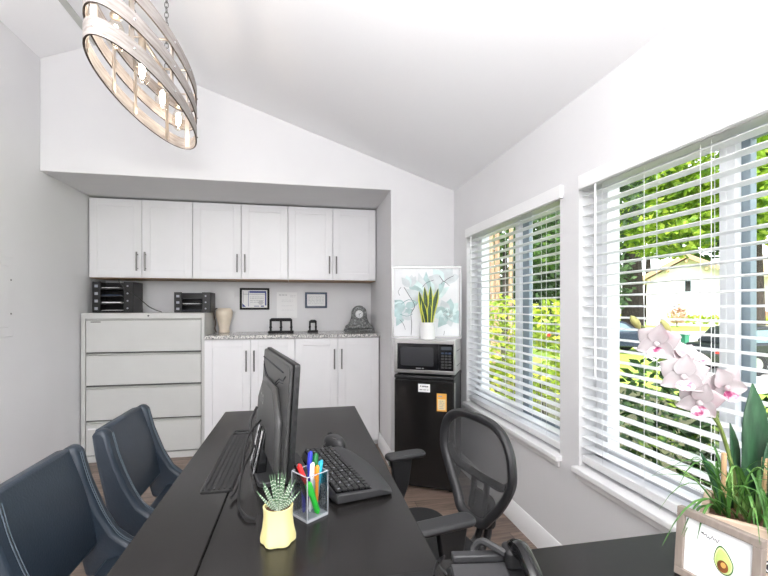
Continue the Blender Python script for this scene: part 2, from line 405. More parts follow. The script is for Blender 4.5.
# lateral file cabinet
o = thing('file_cabinet', 'tall putty grey lateral file cabinet with four wide drawers', 'file cabinet', (-1.236, YB, 0))
w = .452; yf = 3.66-YB
m = MB(); m.box(-w, w, yf+.03, -.004, 0, 1.172)
m.box(-w, -w+.028, yf, yf+.03, 0, 1.172); m.box(w-.024, w, yf, yf+.03, 0, 1.172)
m.box(-w+.028, w-.024, yf, yf+.03, 1.128, 1.172); m.box(-w+.028, w-.024, yf+.004, yf+.03, 0, .05)
m.build('body', M_file, o, bevel=.002)
MB().box(-w+.028, w-.024, yf+.022, yf+.031, .05, 1.128).build('recess', M_filed, o)
for i, (z0, z1) in enumerate(((.864,1.120),(.604,.842),(.330,.580),(.058,.308))):
    d = MB().box(-w+.033, w-.029, yf+.002, yf+.021, z0, z1-.006).build('drawer', M_file, o, bevel=.003)
    m = MB(); m.prism([(yf-.002, z1+.004),(yf+.02, z1+.010),(yf+.02, z1-.004),(yf+.004, z1-.004)], -w+.033, w-.029, 'yz')
    m.build('pull', M_file, d)
    if i == 0: MB().box(-.385, -.315, yf, yf+.003, z1-.022, z1-.014).build('nameplate', M_nickel, d)
    if i == 3: MB().box(-.405, -.35, yf, yf+.003, z1-.05, z1-.038).build('sticker', M_white, d)
MB().tube([(.03, yf-.004, 1.150), (.03, yf+.004, 1.150)], .007, 10).build('lock', M_darkmetal, o)

# ------------------------------------------------------------------ things on the file cabinet and worktop
def tray_stack(label, x0, x1, y0, y1, z, tiers, step, contents):
    o = thing('letter_tray', label, 'letter tray', ((x0+x1)/2, y0, z), 0, 'black letter trays on the file cabinet')
    w = (x1-x0)/2; d = y1-y0; h = step*tiers+.012
    m = MB(); m.box(w-.07, w, .0, .012, 0, h); m.box(w-.012, w, .012, d, 0, h); m.build('side_panel', M_black, o, bevel=.003)
    m = MB(); m.box(-w, -w+.06, .0, .012, 0, h); m.box(-w, -w+.010, .012, d, 0, h); m.build('side_panel', M_black, o, bevel=.003)
    m = MB()
    for k in range(tiers):
        m.tube([(w-.04, -.003, (k+.45)*step+.01), (w-.04, .003, (k+.45)*step+.01)], .007, 10)
        m.box(-w+.018, -w+.042, -.0015, .002, (k+.3)*step+.006, (k+.66)*step+.006)
    m.build('badge', M_inkgrey, o)
    for k in range(tiers):
        zz = k*step+.006
        m = MB(); m.box(-w+.010, w-.012, .004, d-.004, zz, zz+.004); m.box(-w+.010, w-.012, .004, .008, zz, zz+.014)
        m.build('tray', M_black, o)
    MB().box(-w+.01, w-.012, d-.006, d, 0, h).build('back_panel', M_black, o)
    for k, (n, lb, mt, hh) in enumerate(contents):
        if n is None: continue
        zz = z+k*step+.0105
        p = MB().box((x0+x1)/2-w+.066, (x0+x1)/2+w-.080-.01*k, y0+.010, y1-.02, zz, zz+hh).build(n, mt)
        tag(p, lb, 'paper stack')
    return o
tray_stack('taller black letter tray stack with four tiers, on the left end of the file cabinet', -1.655, -1.355, 3.76, 3.98, 1.1725, 4, .0605,
  [('paper_stack', 'white papers in the bottom tier of the taller letter tray', M_white, .012), ('paper_stack', 'white papers in the second tier from below of the taller letter tray', M_white, .018),
   ('paper_stack', 'blue folder in the third tier from below of the taller letter tray', M_navyframe, .016), ('paper_stack', 'white papers in the top tier of the taller letter tray', M_white, .014)])
tray_stack('smaller black letter tray stack with three tiers, beside the cream vase', -1.055, -.765, 3.80, 4.00, 1.1725, 3, .0535,
  [('paper_stack', 'dark blue papers in the bottom tier of the smaller letter tray', M_navyframe, .012), ('paper_stack', 'white papers in the middle tier of the smaller letter tray', M_white, .014), (None,)*4])
m = MB(); m.tube(catmull([(-1.505,3.86,1.448),(-1.47,3.80,1.446),(-1.44,3.742,1.41),(-1.30,3.735,1.29),(-1.21,3.72,1.215),(-1.12,3.70,1.179)], 8), .0035, 6)
tag(m.build('cable', M_black), 'thin black cable hanging from the taller letter tray', 'cable')
o = thing('vase', 'cream urn-shaped vase on the granite worktop', 'vase', (-.69, 4.005, .988))
MB().lathe([(.038,0),(.048,.004),(.046,.016),(.043,.03),(.055,.09),(.070,.15),(.074,.18),(.068,.205),(.056,.217),(.050,.222),(.044,.216),(.04,.19)], 28).build('body', M_cream, o)
m = MB(); m.tube(catmull([(-.055,-.02,.222),(-.082,-.02,.20),(-.080,-.02,.14),(-.070,-.02,.09),(-.075,-.02,.04),(-.062,-.03,.006)], 6), .005, 6); m.build('cord_tie', M_bronze, o)

def hole_punch(label, x, y, w, h, n):
    o = thing('hole_punch', label, 'hole punch', (x, y, .988), R(-3))
    m = MB(); m.box(-w/2-.008, w/2+.008, -.045, .045, 0, .018); m.build('base', M_blackm, o, bevel=.004)
    m = MB(); t = .024
    m.prism([(-w/2+.004, h-t-.004),(w/2-.004,h-t-.004),(w/2-.004,h-.012),(w/2-.02,h),(-w/2+.02,h),(-w/2+.004,h-.012)], -.022, .022, 'xz'); m.build('lever_bar', M_blackm, o, bevel=.003)
    for k in range(n+1):
        xx = -w/2+.012+(w-.024)*k/n
        m = MB(); m.box(xx-.008, xx+.008, -.018, .018, .018, h-t-.002); m.tube([(xx,-.024,.05),(xx,.024,.05)], .011, 10); m.build('punch_head', M_blackm, o, bevel=.002)
    return o
hole_punch('wide black hole punch with two openings, below the taped notice', -.185, 3.88, .205, .132, 2)
hole_punch('small black hole punch with one opening, below the smaller certificate', .098, 3.90, .078, .115, 1)

def strokes(m, rows, x0, x1, y, rng, th=.003, mi=0):
    for z in rows:
        x = x0
        while x < x1:
            w = rng.uniform(.008, .03); m.box(x, min(x+w, x1), y-.0006, y, z, z+th, mi); x += w+.006
def certificate(label, x0, x1, z0, z1, fm, blue):
    o = thing('certificate_frame', label, 'certificate', ((x0+x1)/2, YB, (z0+z1)/2)); w, h = (x1-x0)/2, (z1-z0)/2; b = .019
    m = MB(); m.box(-w,w,-.016,0,h-b,h); m.box(-w,w,-.016,0,-h,-h+b); m.box(-w,-w+b,-.016,0,-h+b,h-b); m.box(w-b,w,-.016,0,-h+b,h-b); m.build('frame', fm, o, bevel=.002)
    MB().box(-w+b, w-b, -.006, -.001, -h+b, h-b).build('sheet', M_white, o)
    rng = random.Random(3); m = MB(); y = -.0062
    if blue:
        m.box(-w+.085, w-.03, y-.0006, y, h-.046, h-.028, 0); m.box(-w+.03, w-.03, y-.0006, y, h-.060, h-.056, 1)
        m.box(w-.040, w-.028, y-.0006, y, -h+.04, h-.046, 0); m.prism([(-w+.022,-h+.026),(-w+.055,-h+.026),(-w+.022,-h+.06)], y-.0006, y, 'xz', 0)
        m.box(-.005, .04, y-.0006, y, -h+.030, -h+.036, 0); m.box(.055, w-.05, y-.0006, y, -h+.028, -h+.038, 0)
        strokes(m, [h-.085, h-.10, h-.118, h-.135], -w+.09, w-.05, y, rng, .003, 1)
        m.prism([(.055+.022*math.cos(t*math.pi/12), -.035+.022*math.sin(t*math.pi/12)) for t in range(24)], y-.0006, y, 'xz', 2)
        m.box(-w+.075, -w+.079, y-.0006, y, -h+.03, h-.03, 0); m.box(-w+.028, -w+.032, y-.0006, y, -h+.06, h-.03, 1)
    else:
        strokes(m, [h-.04, h-.055, h-.068, h-.081, h-.094, h-.107], -w+.03, w-.03, y, rng, .0028, 1)
    m.build('print', [M_paperblue, M_inkgrey, mat('seal_grey', (.6,.6,.62), .7)], o)
certificate('larger black framed certificate with blue border, on the alcove wall', -.569, -.302, 1.195, 1.398, M_blackm, True)
certificate('smaller navy framed certificate with grey text, on the alcove wall', .029, .239, 1.210, 1.362, M_navyframe, False)
o = thing('paper_notice', 'white paper notice taped to the alcove wall between two certificates', 'notice', (-.14, YB, 1.24))
MB().box(-.095, .095, -.0012, 0, -.125, .12).build('sheet', M_white, o)
m = MB(); rg = random.Random(5); strokes(m, [.09], -.075, 0, -.0013, rg, .008); strokes(m, [.09,.075], .03, .08, -.0013, rg, .003); strokes(m, [.045, .03, -.01, -.05], -.05, .06, -.0013, rg, .002)
m.build('print', mat('faint_ink', (.5,.5,.52), .8), o)

# mantel clock
o = thing('mantel_clock', 'grey stone mantel clock with arched top and small white dial', 'clock', (.527, 3.93, .988), R(-3))
m = MB(); m.box(-.135, .135, -.045, .045, 0, .03); m.build('base', M_stone, o, bevel=.004)
prof = [(-.128,.03),(-.128,.055),(-.105,.07),(-.085,.10),(-.072,.14),(-.070,.17)]+[(.07*math.cos(R(a)), .178+.068*math.sin(R(a))) for a in range(172, 7, -15)]+[(.070,.17),(.072,.14),(.085,.10),(.105,.07),(.128,.055),(.128,.03)]
MB().prism(prof, -.035, .035, 'xz').build('case', M_stone, o, bevel=.008, seg=2)
m = MB(); m.tube([(-.045*0+.042*math.cos(2*math.pi*k/24), -.038, .165+.042*math.sin(2*math.pi*k/24)) for k in range(24)], .006, 6, closed=True); m.build('bezel', M_stone, o)
d = MB().tube([(0,-.034,.165),(0,-.0385,.165)], .037, 28).build('dial', mat('dial_white', (.72,.74,.74), .5, var=.08, vscale=60), o)
m = MB()
for k in range(12):
    a = R(30*k); m.M = Matrix.Translation((0,-.0395,.165)) @ Matrix.Rotation(a, 4, 'Y'); m.box(-.0012,.0012,-.0005,.0005,.026,.032)
for a, l in ((R(60), .018), (R(185), .026)):
    m.M = Matrix.Translation((0,-.0405,.165)) @ Matrix.Rotation(a, 4, 'Y'); m.box(-.0016,.0016,-.0005,.0005,-.004,l)
m.build('hands', M_ink, d)
m = MB(); rg = random.Random(2)
for k in range(46):
    a = rg.uniform(0, 2*math.pi); rr = rg.uniform(.052,.066); xx, zz = rr*math.cos(a), .165+rr*math.sin(a)
    if zz < .10: xx *= 1.6
    m.ball((xx,-.036,zz), (.006,.004,.006), 6, 4)
m.build('carved_pattern', M_stone, o); m = MB()
for k in range(40):
    m.ball((rg.uniform(-.10,.10),-.037,rg.uniform(.04,.085)), (.006,.004,.005), 6, 4)
m.build('carved_pattern', M_stone, o)
m = MB()
m.tube(catmull([(-.14,-.05,.012),(-.12,-.055,.028),(-.06,-.055,.02),(.06,-.055,.014)], 6), .008, 8); m.build('foot_scroll', mat('dark_stone', (.08,.085,.085), .4, var=.3, vscale=60), o)

# ------------------------------------------------------------------ fridge corner
FA = R(-29)      # turned into the corner
o = thing('mini_fridge', 'black compact refrigerator standing in the far corner under the microwave', 'refrigerator', (.792, 2.69, 0), FA)
w, d = .203, .37
m = MB(); m.box(-w+.004, w-.004, .045, d, .02, .738); m.build('body', M_grey, o, bevel=.004)
MB().box(-w, w, .0, d, .738, .762).build('top', M_black, o, bevel=.007, seg=3)
dr = MB().prism(rrect(-w, w, 0, .042, .012), .028, .726, 'xy').build('door', mat('fridge_door', (.009,.0085,.0085), .22, var=.1, vscale=3, bump=.03, bscale=200), o)
MB().box(-w+.004, w-.004, .006, .04, .726, .733).build('handle_groove', M_blackm, dr)
m = MB(); m.box(-.035, .045, -.0012, 0, .655, .708); st = m.build('sticker', M_white, dr); st['label'] = 'white text sticker'
m = MB(); rg = random.Random(1); m.box(-.022, -.014, -.002, -.0012, .69, .697); strokes(m, [.688,.692], -.008, .032, -.0013, rg, .004); strokes(m, [.668], -.025, .035, -.0013, rg, .004); m.build('print', M_ink, st)
m = MB(); m.box(.090, .155, -.0012, 0, .535, .652); tg = m.build('energy_tag', M_orangetag, dr); tg['label'] = 'orange energy tag'
m = MB(); m.box(.097, .148, -.0018, -.0012, .545, .615); m.build('tag_panel', M_tagcream, tg)
m = MB(); strokes(m, [.630], .10, .13, -.0013, rg, .008); strokes(m, [.60,.588,.576,.564,.552], .108, .14, -.0019, rg, .004); m.build('print', M_inkgrey, tg)
m = MB(); m.box(.12, .15, -.0012, 0, .668, .675); m.build('badge', M_chrome, dr)
m = MB(); m.box(w-.0005, w+.003, .02, .04, .05, .72); m.build('hinge_strip', M_steel, dr)
for sx in (-1, 1):
    for yy in (.05, d-.03): MB().lathe([(.016,0),(.016,.02)], 12, (sx*(w-.03), yy, 0)).build('foot', M_blackm, o)
MB().box(-w+.01, w-.01, .03, .06, .01, .043).build('kickplate', M_blackm, o)

o = thing('microwave', 'stainless microwave with black door on top of the compact refrigerator', 'microwave', (.792+.007, 2.69+.013, .762), FA)
w, d, h = .207, .30, .226
m = MB(); m.box(-w, w, .018, d, .012, .012+h); m.build('body', M_steel, o, bevel=.003)
m = MB(); b = .022
m.box(-w, w, 0, .018, h+.012-.026, h+.012); m.box(-w, w, 0, .018, .012, .012+.024); m.box(-w, -w+b, 0, .018, .012+.024, h-.014); m.box(w-.010, w, 0, .018, .036, h-.014)
m.build('face_frame', M_steel, o, bevel=.002)
dr = MB().box(-w+b, .098, .002, .018, .036, h-.014).build('door', M_screen, o)
MB().prism(rrect(-w+.045, .065, .062, h-.038, .012), .0008, .0022, 'xz').build('window', mat('microwave_window', (.035,.036,.04), .15), dr)
m = MB(); m.box(-.055, -.02, .0012, .0022, .044, .050); m.box(-.014, .0, .0012, .0022, .044, .050); m.build('badge', M_steel, dr)
cp = MB().box(.100, w-.010, .002, .018, .036, h-.014).build('control_panel', M_screen, o)
MB().box(.115, .185, .001, .0022, h-.052, h-.030).build('display', mat('display_grey', (.05,.06,.07), .2), cp)
for r in range(6):
    for c_ in range(3):
        MB().box(.116+.024*c_, .134+.024*c_, .001, .0022, .052+.019*r, .064+.019*r).build('button', M_greyd if r < 5 else M_navyframe, cp)
m = MB()
for k in range(6): m.box(w-.0002, w+.0012, .08+k*.03, .10+k*.03, .06, .064); m.box(w-.0002, w+.0012, .08+k*.03, .10+k*.03, .16, .164)
m.build('vent', M_darkmetal, o)
for sx in (-1, 1):
    for yy in (.03, d-.03): MB().lathe([(.012,0),(.012,.013)], 10, (sx*(w-.03), yy, 0)).build('foot', M_blackm, o)
ztop = .762+.012+h

# painting
o = thing('painting', 'square canvas of pale teal flowers standing on the microwave', 'painting', (.862, 2.845, ztop+.0005), R(-13))
W = .243; H = .505
m = MB(); b = .010
m.box(-W,W,0,.035,0,b); m.box(-W,W,0,.035,H-b,H); m.box(-W,-W+b,0,.035,b,H-b); m.box(W-b,W,0,.035,b,H-b); m.build('frame', M_silver, o, bevel=.001)
cv = MB().box(-W+b+.004, W-b-.004, .008, .03, b+.004, H-b-.004).build('canvas', M_canvas, o)
MB().box(-W+b, W-b, .020, .032, b, H-b).build('backing', M_white, o)
layer = [0]
def petal2(m, cx, cz, a, L, wd, mi):
    layer[0] += 1; y = .0078-layer[0]*.00002
    pts = []
    for k in range(9):
        t = k/8; pts.append((t*L, wd*math.sin(math.pi*t**.75)*(1+.12*math.sin(9*t+a))))
    for k in range(7, 0, -1):
        t = k/8; pts.append((t*L, -wd*math.sin(math.pi*t**.75)*(1+.12*math.cos(7*t+a))))
    vs = []
    for u, v in pts:
        X = cx+u*math.cos(a)-v*math.sin(a); Z = cz+u*math.sin(a)+v*math.cos(a)
        vs.append(m.v((min(max(X,-W+.016),W-.016), y, min(max(Z,.016),H-.016))))
    m.f(vs, mi)
def line2(m, pts, wd, mi):
    layer[0] += 1; y = .0078-layer[0]*.00002-.0006
    pts = catmull([(p[0],0,p[1]) for p in pts], 5)
    pv = None
    for i, p in enumerate(pts):
        t = (pts[min(i+1,len(pts)-1)]-pts[max(i-1,0)]).normalized(); n = Vector((-t.z,0,t.x))*wd
        q = (m.v((p.x+n.x,y,p.z+n.z)), m.v((p.x-n.x,y,p.z-n.z)))
        if pv: m.f([pv[0],pv[1],q[1],q[0]], mi)
        pv = q
m = MB(); rg = random.Random(11)
def bloom(cx, cz, r, n, mis, squash=1.0, a0=0):
    for k in range(n):
        petal2(m, cx, cz, a0+2*math.pi*k/n+rg.uniform(-.15,.15), r*rg.uniform(.8,1.1), r*.30*squash, mis[k % len(mis)])
bloom(.15, .17, .115, 9, (0,1,0,2)); bloom(.15, .17, .06, 7, (1,0))
for k in range(18):
    a = 2*math.pi*k/18; line2(m, [(.15+.012*math.cos(a),.17+.012*math.sin(a)),(.15+.035*math.cos(a+.1),.17+.035*math.sin(a+.1))], .0012, 3)
for k in range(9):
    a = R(35+k*14); petal2(m, .0, .25, a, .20*rg.uniform(.85,1.1), .035, (1,0,2)[k % 3])
bloom(-.17, .17, .09, 5, (0,2,0), 1.0, .5)
for a in (150,165,180,200,20): petal2(m, -.15, .22, R(a), .10, .026, (0,1)[a % 2])
for a in (20,60,95,130,165): petal2(m, .12, .40, R(a), .12, .035, (2,1,2)[a % 3])
for a in (60,80,105,130): petal2(m, -.12, .36, R(a), .09, .025, (2,1)[a % 2])
line2(m, [(-.11,.02),(-.105,.10),(-.11,.17),(-.085,.23),(-.13,.31),(-.16,.36)], .0018, 3)
line2(m, [(-.15,.06),(-.165,.10),(-.19,.13)], .0013, 3); line2(m, [(-.19,.17),(-.14,.155),(-.10,.17)], .0015, 4)
line2(m, [(-.18,.24),(-.13,.27),(-.08,.26)], .0018, 4); line2(m, [(.09,.44),(.12,.40),(.15,.42),(.19,.44)], .0015, 3); line2(m, [(.10,.38),(.12,.40),(.16,.37)], .0013, 3)
line2(m, [(-.03,.36),(.0,.39),(.05,.41)], .0014, 3); line2(m, [(-.18,.36),(-.20,.33),(-.19,.30)], .0012, 3); line2(m, [(.12,.02),(.125,.05)], .0014, 3)
m.build('painted_flowers', [M_sky_teal, M_tealp, M_greyp, M_ink, mat('paint_dark_teal', (.10,.28,.29), .8)], cv, recalc=False)

# snake plant
o = thing('potted_plant', 'potted snake plant with yellow-edged leaves in front of the flower painting', 'plant', (.845, 2.765, ztop))
MB().lathe([(.046,0),(.050,.004),(.052,.11),(.0535,.115),(.049,.115),(.048,.10)], 28).build('pot', M_potwhite, o)
MB().lathe([(.046,.09),(.047,.098)], 20).build('soil', M_soil, o)
for (bx, by, tx, ty, L, wd, tw) in ((-.028,0,-.062,.0,.235,.017,.3),(-.012,-.012,-.045,-.01,.175,.017,.1),(.0,.012,-.02,.01,.265,.016,-.3),(.012,-.01,.018,-.01,.27,.017,.2),(.022,.0,.075,.0,.255,.019,-.2),(.028,.012,.045,.012,.20,.015,.5),(.004,-.024,.004,-.03,.16,.016,0)):
    pts = []; ws = []
    for k in range(9):
        t = k/8; pts.append((bx+(tx-bx)*t**1.4, by+(ty-by)*t, .092+L*t)); ws.append(wd*(.55+1.0*t-.35*t*t)*(1 if t < .6 else max(.04, math.cos((t-.6)/.4*math.pi/2))))
    lf = MB().ribbon(pts, ws, (1, tw, 0), 0, .12).build('leaf', M_snake, o, recalc=False, solid=.002)
    ed = MB()
    for s_ in (-1, 1):
        sd = Vector((1, tw, 0)).normalized()
        ed.tube([Vector(p)+sd*w_*s_*.93 for p, w_ in zip(pts, ws)], [max(.0007, w_*.27) for w_ in ws], 6)
    ed.build('leaf_margin', M_snakey, lf)

# ------------------------------------------------------------------ desk
DZ = .74
o = thing('desk', 'long espresso black L-shaped desk with short return toward the window', 'desk', (0, 1.1, 0))
def DB():
    k = MB(); k.M = Matrix.Translation((0,-1.1,0)); return k
DB().box(-.345, -.188, .12, 2.03, DZ-.032, DZ).build('top_panel', M_desk, o, bevel=.0025)
DB().box(-.186, .252, .12, 2.03, DZ-.032, DZ).build('top_panel', M_desk, o, bevel=.0025)
DB().box(.2525, 1.12, .12, .763, DZ-.032, DZ).build('return_top', M_desk, o, bevel=.0025)
DB().box(-.09, .21, 1.93, 1.955, 0, DZ-.032).build('end_panel', M_desk, o, bevel=.002)
DB().box(-.30, .21, .2, .225, 0, DZ-.032).build('end_panel', M_desk, o, bevel=.002)
DB().box(1.06, 1.085, .2, .70, 0, DZ-.032).build('end_panel', M_desk, o, bevel=.002)
DB().box(-.05, -.03, .225, 1.93, .30, DZ-.032).build('modesty_panel', M_desk, o)
# ribbed cable mat with ring
o = thing('cable_mat', 'black ribbed cable mat lying behind the monitor', 'mat', (-.219, 1.40, DZ), R(0))
m = MB(); m.prism(rrect(-.040,.040,-.25,.25,.01), 0, .003, 'xy')
for k in range(6): m.box(-.036+k*.0132, -.030+k*.0132, -.24, .24, .003, .0055)
m.build('mat', M_black, o)
m = MB(); m.tube([(-.005+.028*math.cos(2*math.pi*k/20), .275+.018*math.sin(2*math.pi*k/20), .004) for k in range(20)], .004, 6, closed=True); m.build('grommet', M_grey, o)

# ------------------------------------------------------------------ monitor
mo = thing('monitor', 'black desktop monitor seen from its back on the desk', 'monitor', (-.082, 1.267, DZ), R(12))
L_ = .245; zb, zt = .058, .342; tilt = Matrix.Rotation(R(3.5), 4, 'Y')
def TB():
    k = MB(); k.M = tilt; return k
def slab(m, x0, x1, y0, y1, z0, z1, r, mi=0): m.prism(rrect(y0, y1, z0, z1, r), x0, x1, 'yz', mi)
m = TB(); slab(m, -.006, .008, -L_, L_, zb, zt, .008); bz = m.build('bezel', M_black, mo, bevel=.0015)
m = TB(); slab(m, .0080, .0092, -L_+.014, L_-.014, zb+.018, zt-.014, .004); m.build('screen', M_screen, mo)
# bulged back shell with shaped seams
m = TB(); slab(m, -.016, -.006, -L_+.006, L_-.006, zb+.006, zt-.004, .01); bk = m.build('back_shell', M_greyd, mo, bevel=.006)
m = TB(); pts = [(-.20,zb+.006),(.20,zb+.006),(.19,.19),(.10,.262),(-.10,.262),(-.19,.19)]
m.prism([(y, z) for y, z in pts], -.034, -.012, 'yz'); m.build('rear_housing', M_greyd, bk, bevel=.010, seg=3)
m = TB(); m.tube([(-.0165, L_-.012, zt-.032), (-.0165, -L_+.09, zt-.032)], .0022, 6); 
m.tube([(-.0165, y, z) for y, z in ((.225,.295),(.16,.268),(.02,.245),(-.10,.285),(-.16,.289),(-.19,.305))], .0016, 6)
m.tube([(-.0165, y, z) for y, z in ((.225,.285),(.16,.258),(.02,.236),(-.10,.277),(-.16,.282))], .0016, 6)
m.build('seam', M_ink, bk)
m = TB(); x = -.0345
m.box(x-.0008, x, .10, .106, .185, .228); m.box(x-.0008, x, .082, .088, .185, .213); m.box(x-.0008, x, .086, .10, .207, .213)
m.box(x-.0008, x, .062, .068, .170, .213); m.box(x-.0008, x, .044, .050, .185, .213); m.box(x-.0008, x, .048, .064, .207, .213); m.box(x-.0008, x, .048, .064, .185, .191)
m.build('logo', mat('logo_grey', (.22,.22,.22), .3), bk)
m = TB()
for k in range(9): m.box(.0, .006, -L_-.0006, -L_+.001, .09+k*.026, .104+k*.026)
m.build('edge_port', M_blackm, bz)
m = MB(); m.prism([(-.055,.012),(-.025,.012),(-.014,.13),(-.030,.132)], -.035, .035, 'xz'); st = m.build('stand_column', M_blackg, mo, bevel=.004)
for yy in (-.037,.037): MB().tube([(-.060,yy,.0145),(-.034,yy,.132)], .0035, 8).build('stand_trim', M_chrome, st)
m = MB(); m.prism(rrect(-.055,.09,-.110,.110,.02), 0, .014, 'xy'); m.build('stand_base', M_grey, mo, bevel=.003)
m = MB(); m.tube(catmull([(-.035,.10,.17),(-.055,.10,.12),(-.055,.03,.07),(-.085,-.06,.05),(-.11,-.12,.015),(-.125,-.16,.012)], 8), .0042, 7); m.build('power_cord', M_black, mo)
m = MB(); m.tube(catmull([(-.03,.05,.14),(-.07,.0,.11),(-.095,-.10,.05),(-.11,-.20,.012),(-.10,-.26,.009),(-.08,-.28,.006)], 8), .0032, 7); m.build('video_cord', M_black, mo)

# ------------------------------------------------------------------ keyboard, mouse
o = thing('keyboard', 'black ergonomic keyboard with palm rest on the desk', 'keyboard', (.115, 1.203, DZ), R(13))
# local x: away from monitor (palm rest at +x); local y: along the keys
def kb_edge(y): return .086+.006*math.cos(y*2*math.pi/.36)
prof = [(-.083,.012),(-.078,.026),(.018,.022),(.045,.022),(.070,.016),(.088,.008),(.086,.004),(-.08,.004)]
m = MB(); N = 14; rings = []
for i in range(N+1):
    y = -.178+.356*i/N; e = kb_edge(y); sc = 1-.10*max(0, abs(y)-.15)/.028
    rings.append([m.v((x*(1+(.08 if x > .05 else 0)*math.cos(y*17))*sc, y, z)) for x, z in prof])
for A, B in zip(rings, rings[1:]):
    for k in range(len(prof)): m.f([A[k], A[(k+1) % len(prof)], B[(k+1) % len(prof)], B[k]])
m.f(list(reversed(rings[0]))); m.f(rings[-1]); m.build('case', M_grey, o, bevel=.003)
m = MB(); m.prism([(-.074,.0262),(.020,.0222),(.020,.0236),(-.074,.0276)], -.168, .168, 'xz'); m.build('key_deck', M_blackg, o)
m = MB()
for r in range(6):
    x0 = -.071+r*.0152; n = 18 if r else 15; y = -.165
    while y < .162:
        w = .0145
        if r == 5 and -.03 < y < .06: w = .085
        elif r in (3, 4) and (y < -.15 or y > .09): w = .021
        zz = .0275-.042*(x0+.071)
        m.box(x0, x0+.0125, y, min(y+w, .167), zz, zz+.006); y += w+.0034
m.build('keys', M_black, o, bevel=.0012, seg=1)
m = MB()
for k in range(26): m.box(-.066+(k*7 % 5)*.0152, -.0615+(k*7 % 5)*.0152, -.16+k*.0125, -.157+k*.0125, .0335-.042*((k*7 % 5)*.0152), .0338-.042*((k*7 % 5)*.0152))
m.build('key_legends', M_inkgrey, o)
o = thing('computer_mouse', 'black wireless mouse beyond the keyboard on the desk', 'mouse', (.110, 1.455, DZ), R(30))
m = MB(); m.ball((0,0,.010), (.034,.052,.030), 20, 12)
for v in m.bm.verts:
    if v.co.z < 0.001: v.co.z = .001
    v.co.x *= 1-.12*math.sin(v.co.y*40)**2
m.build('body', M_grey, o)
MB().tube([(0,.022,.0372),(0,.034,.0335)], .006, 10).build('scroll_wheel', M_blackm, o)
m = MB(); m.tube(catmull([(-.034,.01,.012),(-.02,.0,.032),(-.012,-.03,.033)], 6), .0014, 6); m.tube(catmull([(.034,.01,.012),(.02,.0,.032),(.012,-.03,.033)], 6), .0014, 6); m.build('grip_line', M_nickel, o)

# ------------------------------------------------------------------ pencil cup
cx, cy = .018, .985
o = thing('pencil_cup', 'clear acrylic square pencil cup full of pens on the desk', 'pencil cup', (cx, cy, DZ), R(36))
w, h = .030, .102
m = MB(); m.box(-w,w,-w,w,0,.007); m.build('base', M_acryledge, o, bevel=.001)
for k in range(4):
    m = MB(); m.M = Matrix.Rotation(k*math.pi/2, 4, 'Z'); m.box(-w, w, -w, -w+.003, .007, h); m.build('wall', M_acryl, o)
m = MB()
for sx in (-1,1):
    for sy in (-1,1): m.tube([(sx*(w-.001), sy*(w-.001), .005), (sx*(w-.001), sy*(w-.001), h)], .0014, 6)
q = [(-w,-w),(w,-w),(w,w),(-w,w)]
for a, b in zip(q, q[1:]+q[:1]): m.tube([(a[0]*.97,a[1]*.97,h),(b[0]*.97,b[1]*.97,h)], .0014, 6)
m.build('rim', M_acryledge, o)
def pen(label, bx, by, tx, ty, L, r, body, cap, capf=.35, cat='pen', name='pen'):
    a = Vector((cx+bx, cy+by, DZ+.0085)); d = (Vector((cx+tx, cy+ty, DZ+h))-a).normalized(); tip = a+d*L
    o = thing(name, label, cat, a)
    m = MB(); m.tube([(0,0,0), d*.006, d*L*(1-capf)], [r*.4, r, r], 10); m.build('barrel', body, o)
    m = MB(); m.tube([d*L*(1-capf), d*(L-.004), d*L], [r*1.12, r*1.05, r*.7], 10); m.build('cap', cap, o)
    sd = d.cross(Vector((.3,1,0))).normalized()
    m = MB(); m.tube([d*L*.97+sd*r*1.3, d*L*(1-capf*.9)+sd*r*1.3], .0012, 6); m.build('clip', cap, o)
pen('black marker leaning to the corner of the pencil cup', -.002,.004,-.024,-.004, .118, .0052, M_black, M_blackg, name='marker', cat='marker')
pen('red pen slanting across the pencil cup', .016,-.006,-.017,-.012, .122, .0046, M_red, M_red)
pen('dark blue capped pen standing tallest in the pencil cup', -.006,.016,.0,.012, .135, .0045, M_blue, M_blue)
pen('white marker with dark green cap in the pencil cup', .004,.010,.012,.014, .128, .0052, M_penw, M_dgreen, .3, 'marker', 'marker')
pen('bright green highlighter standing low in the pencil cup', .018,-.014,-.010,-.022, .078, .0068, M_green, M_green, .4, 'highlighter', 'highlighter')
pen('teal pen beside the orange pen in the pencil cup', .010,.0,.024,.004, .116, .0042, M_teal, M_teal)
pen('teal pen farthest back in the pencil cup', .012,.012,.025,.014, .112, .0042, M_penw, M_teal, .5)
pen('orange pen in the pencil cup', .014,-.004,.017,-.002, .105, .0042, M_orange, M_orange)
pen('white pen in the middle of the pencil cup', .0,-.002,.006,.0, .112, .0040, M_penw, M_penw)
pen('short blue pen leaning inside the pencil cup', -.014,-.004,-.016,.008, .082, .0042, M_blue, M_penw)

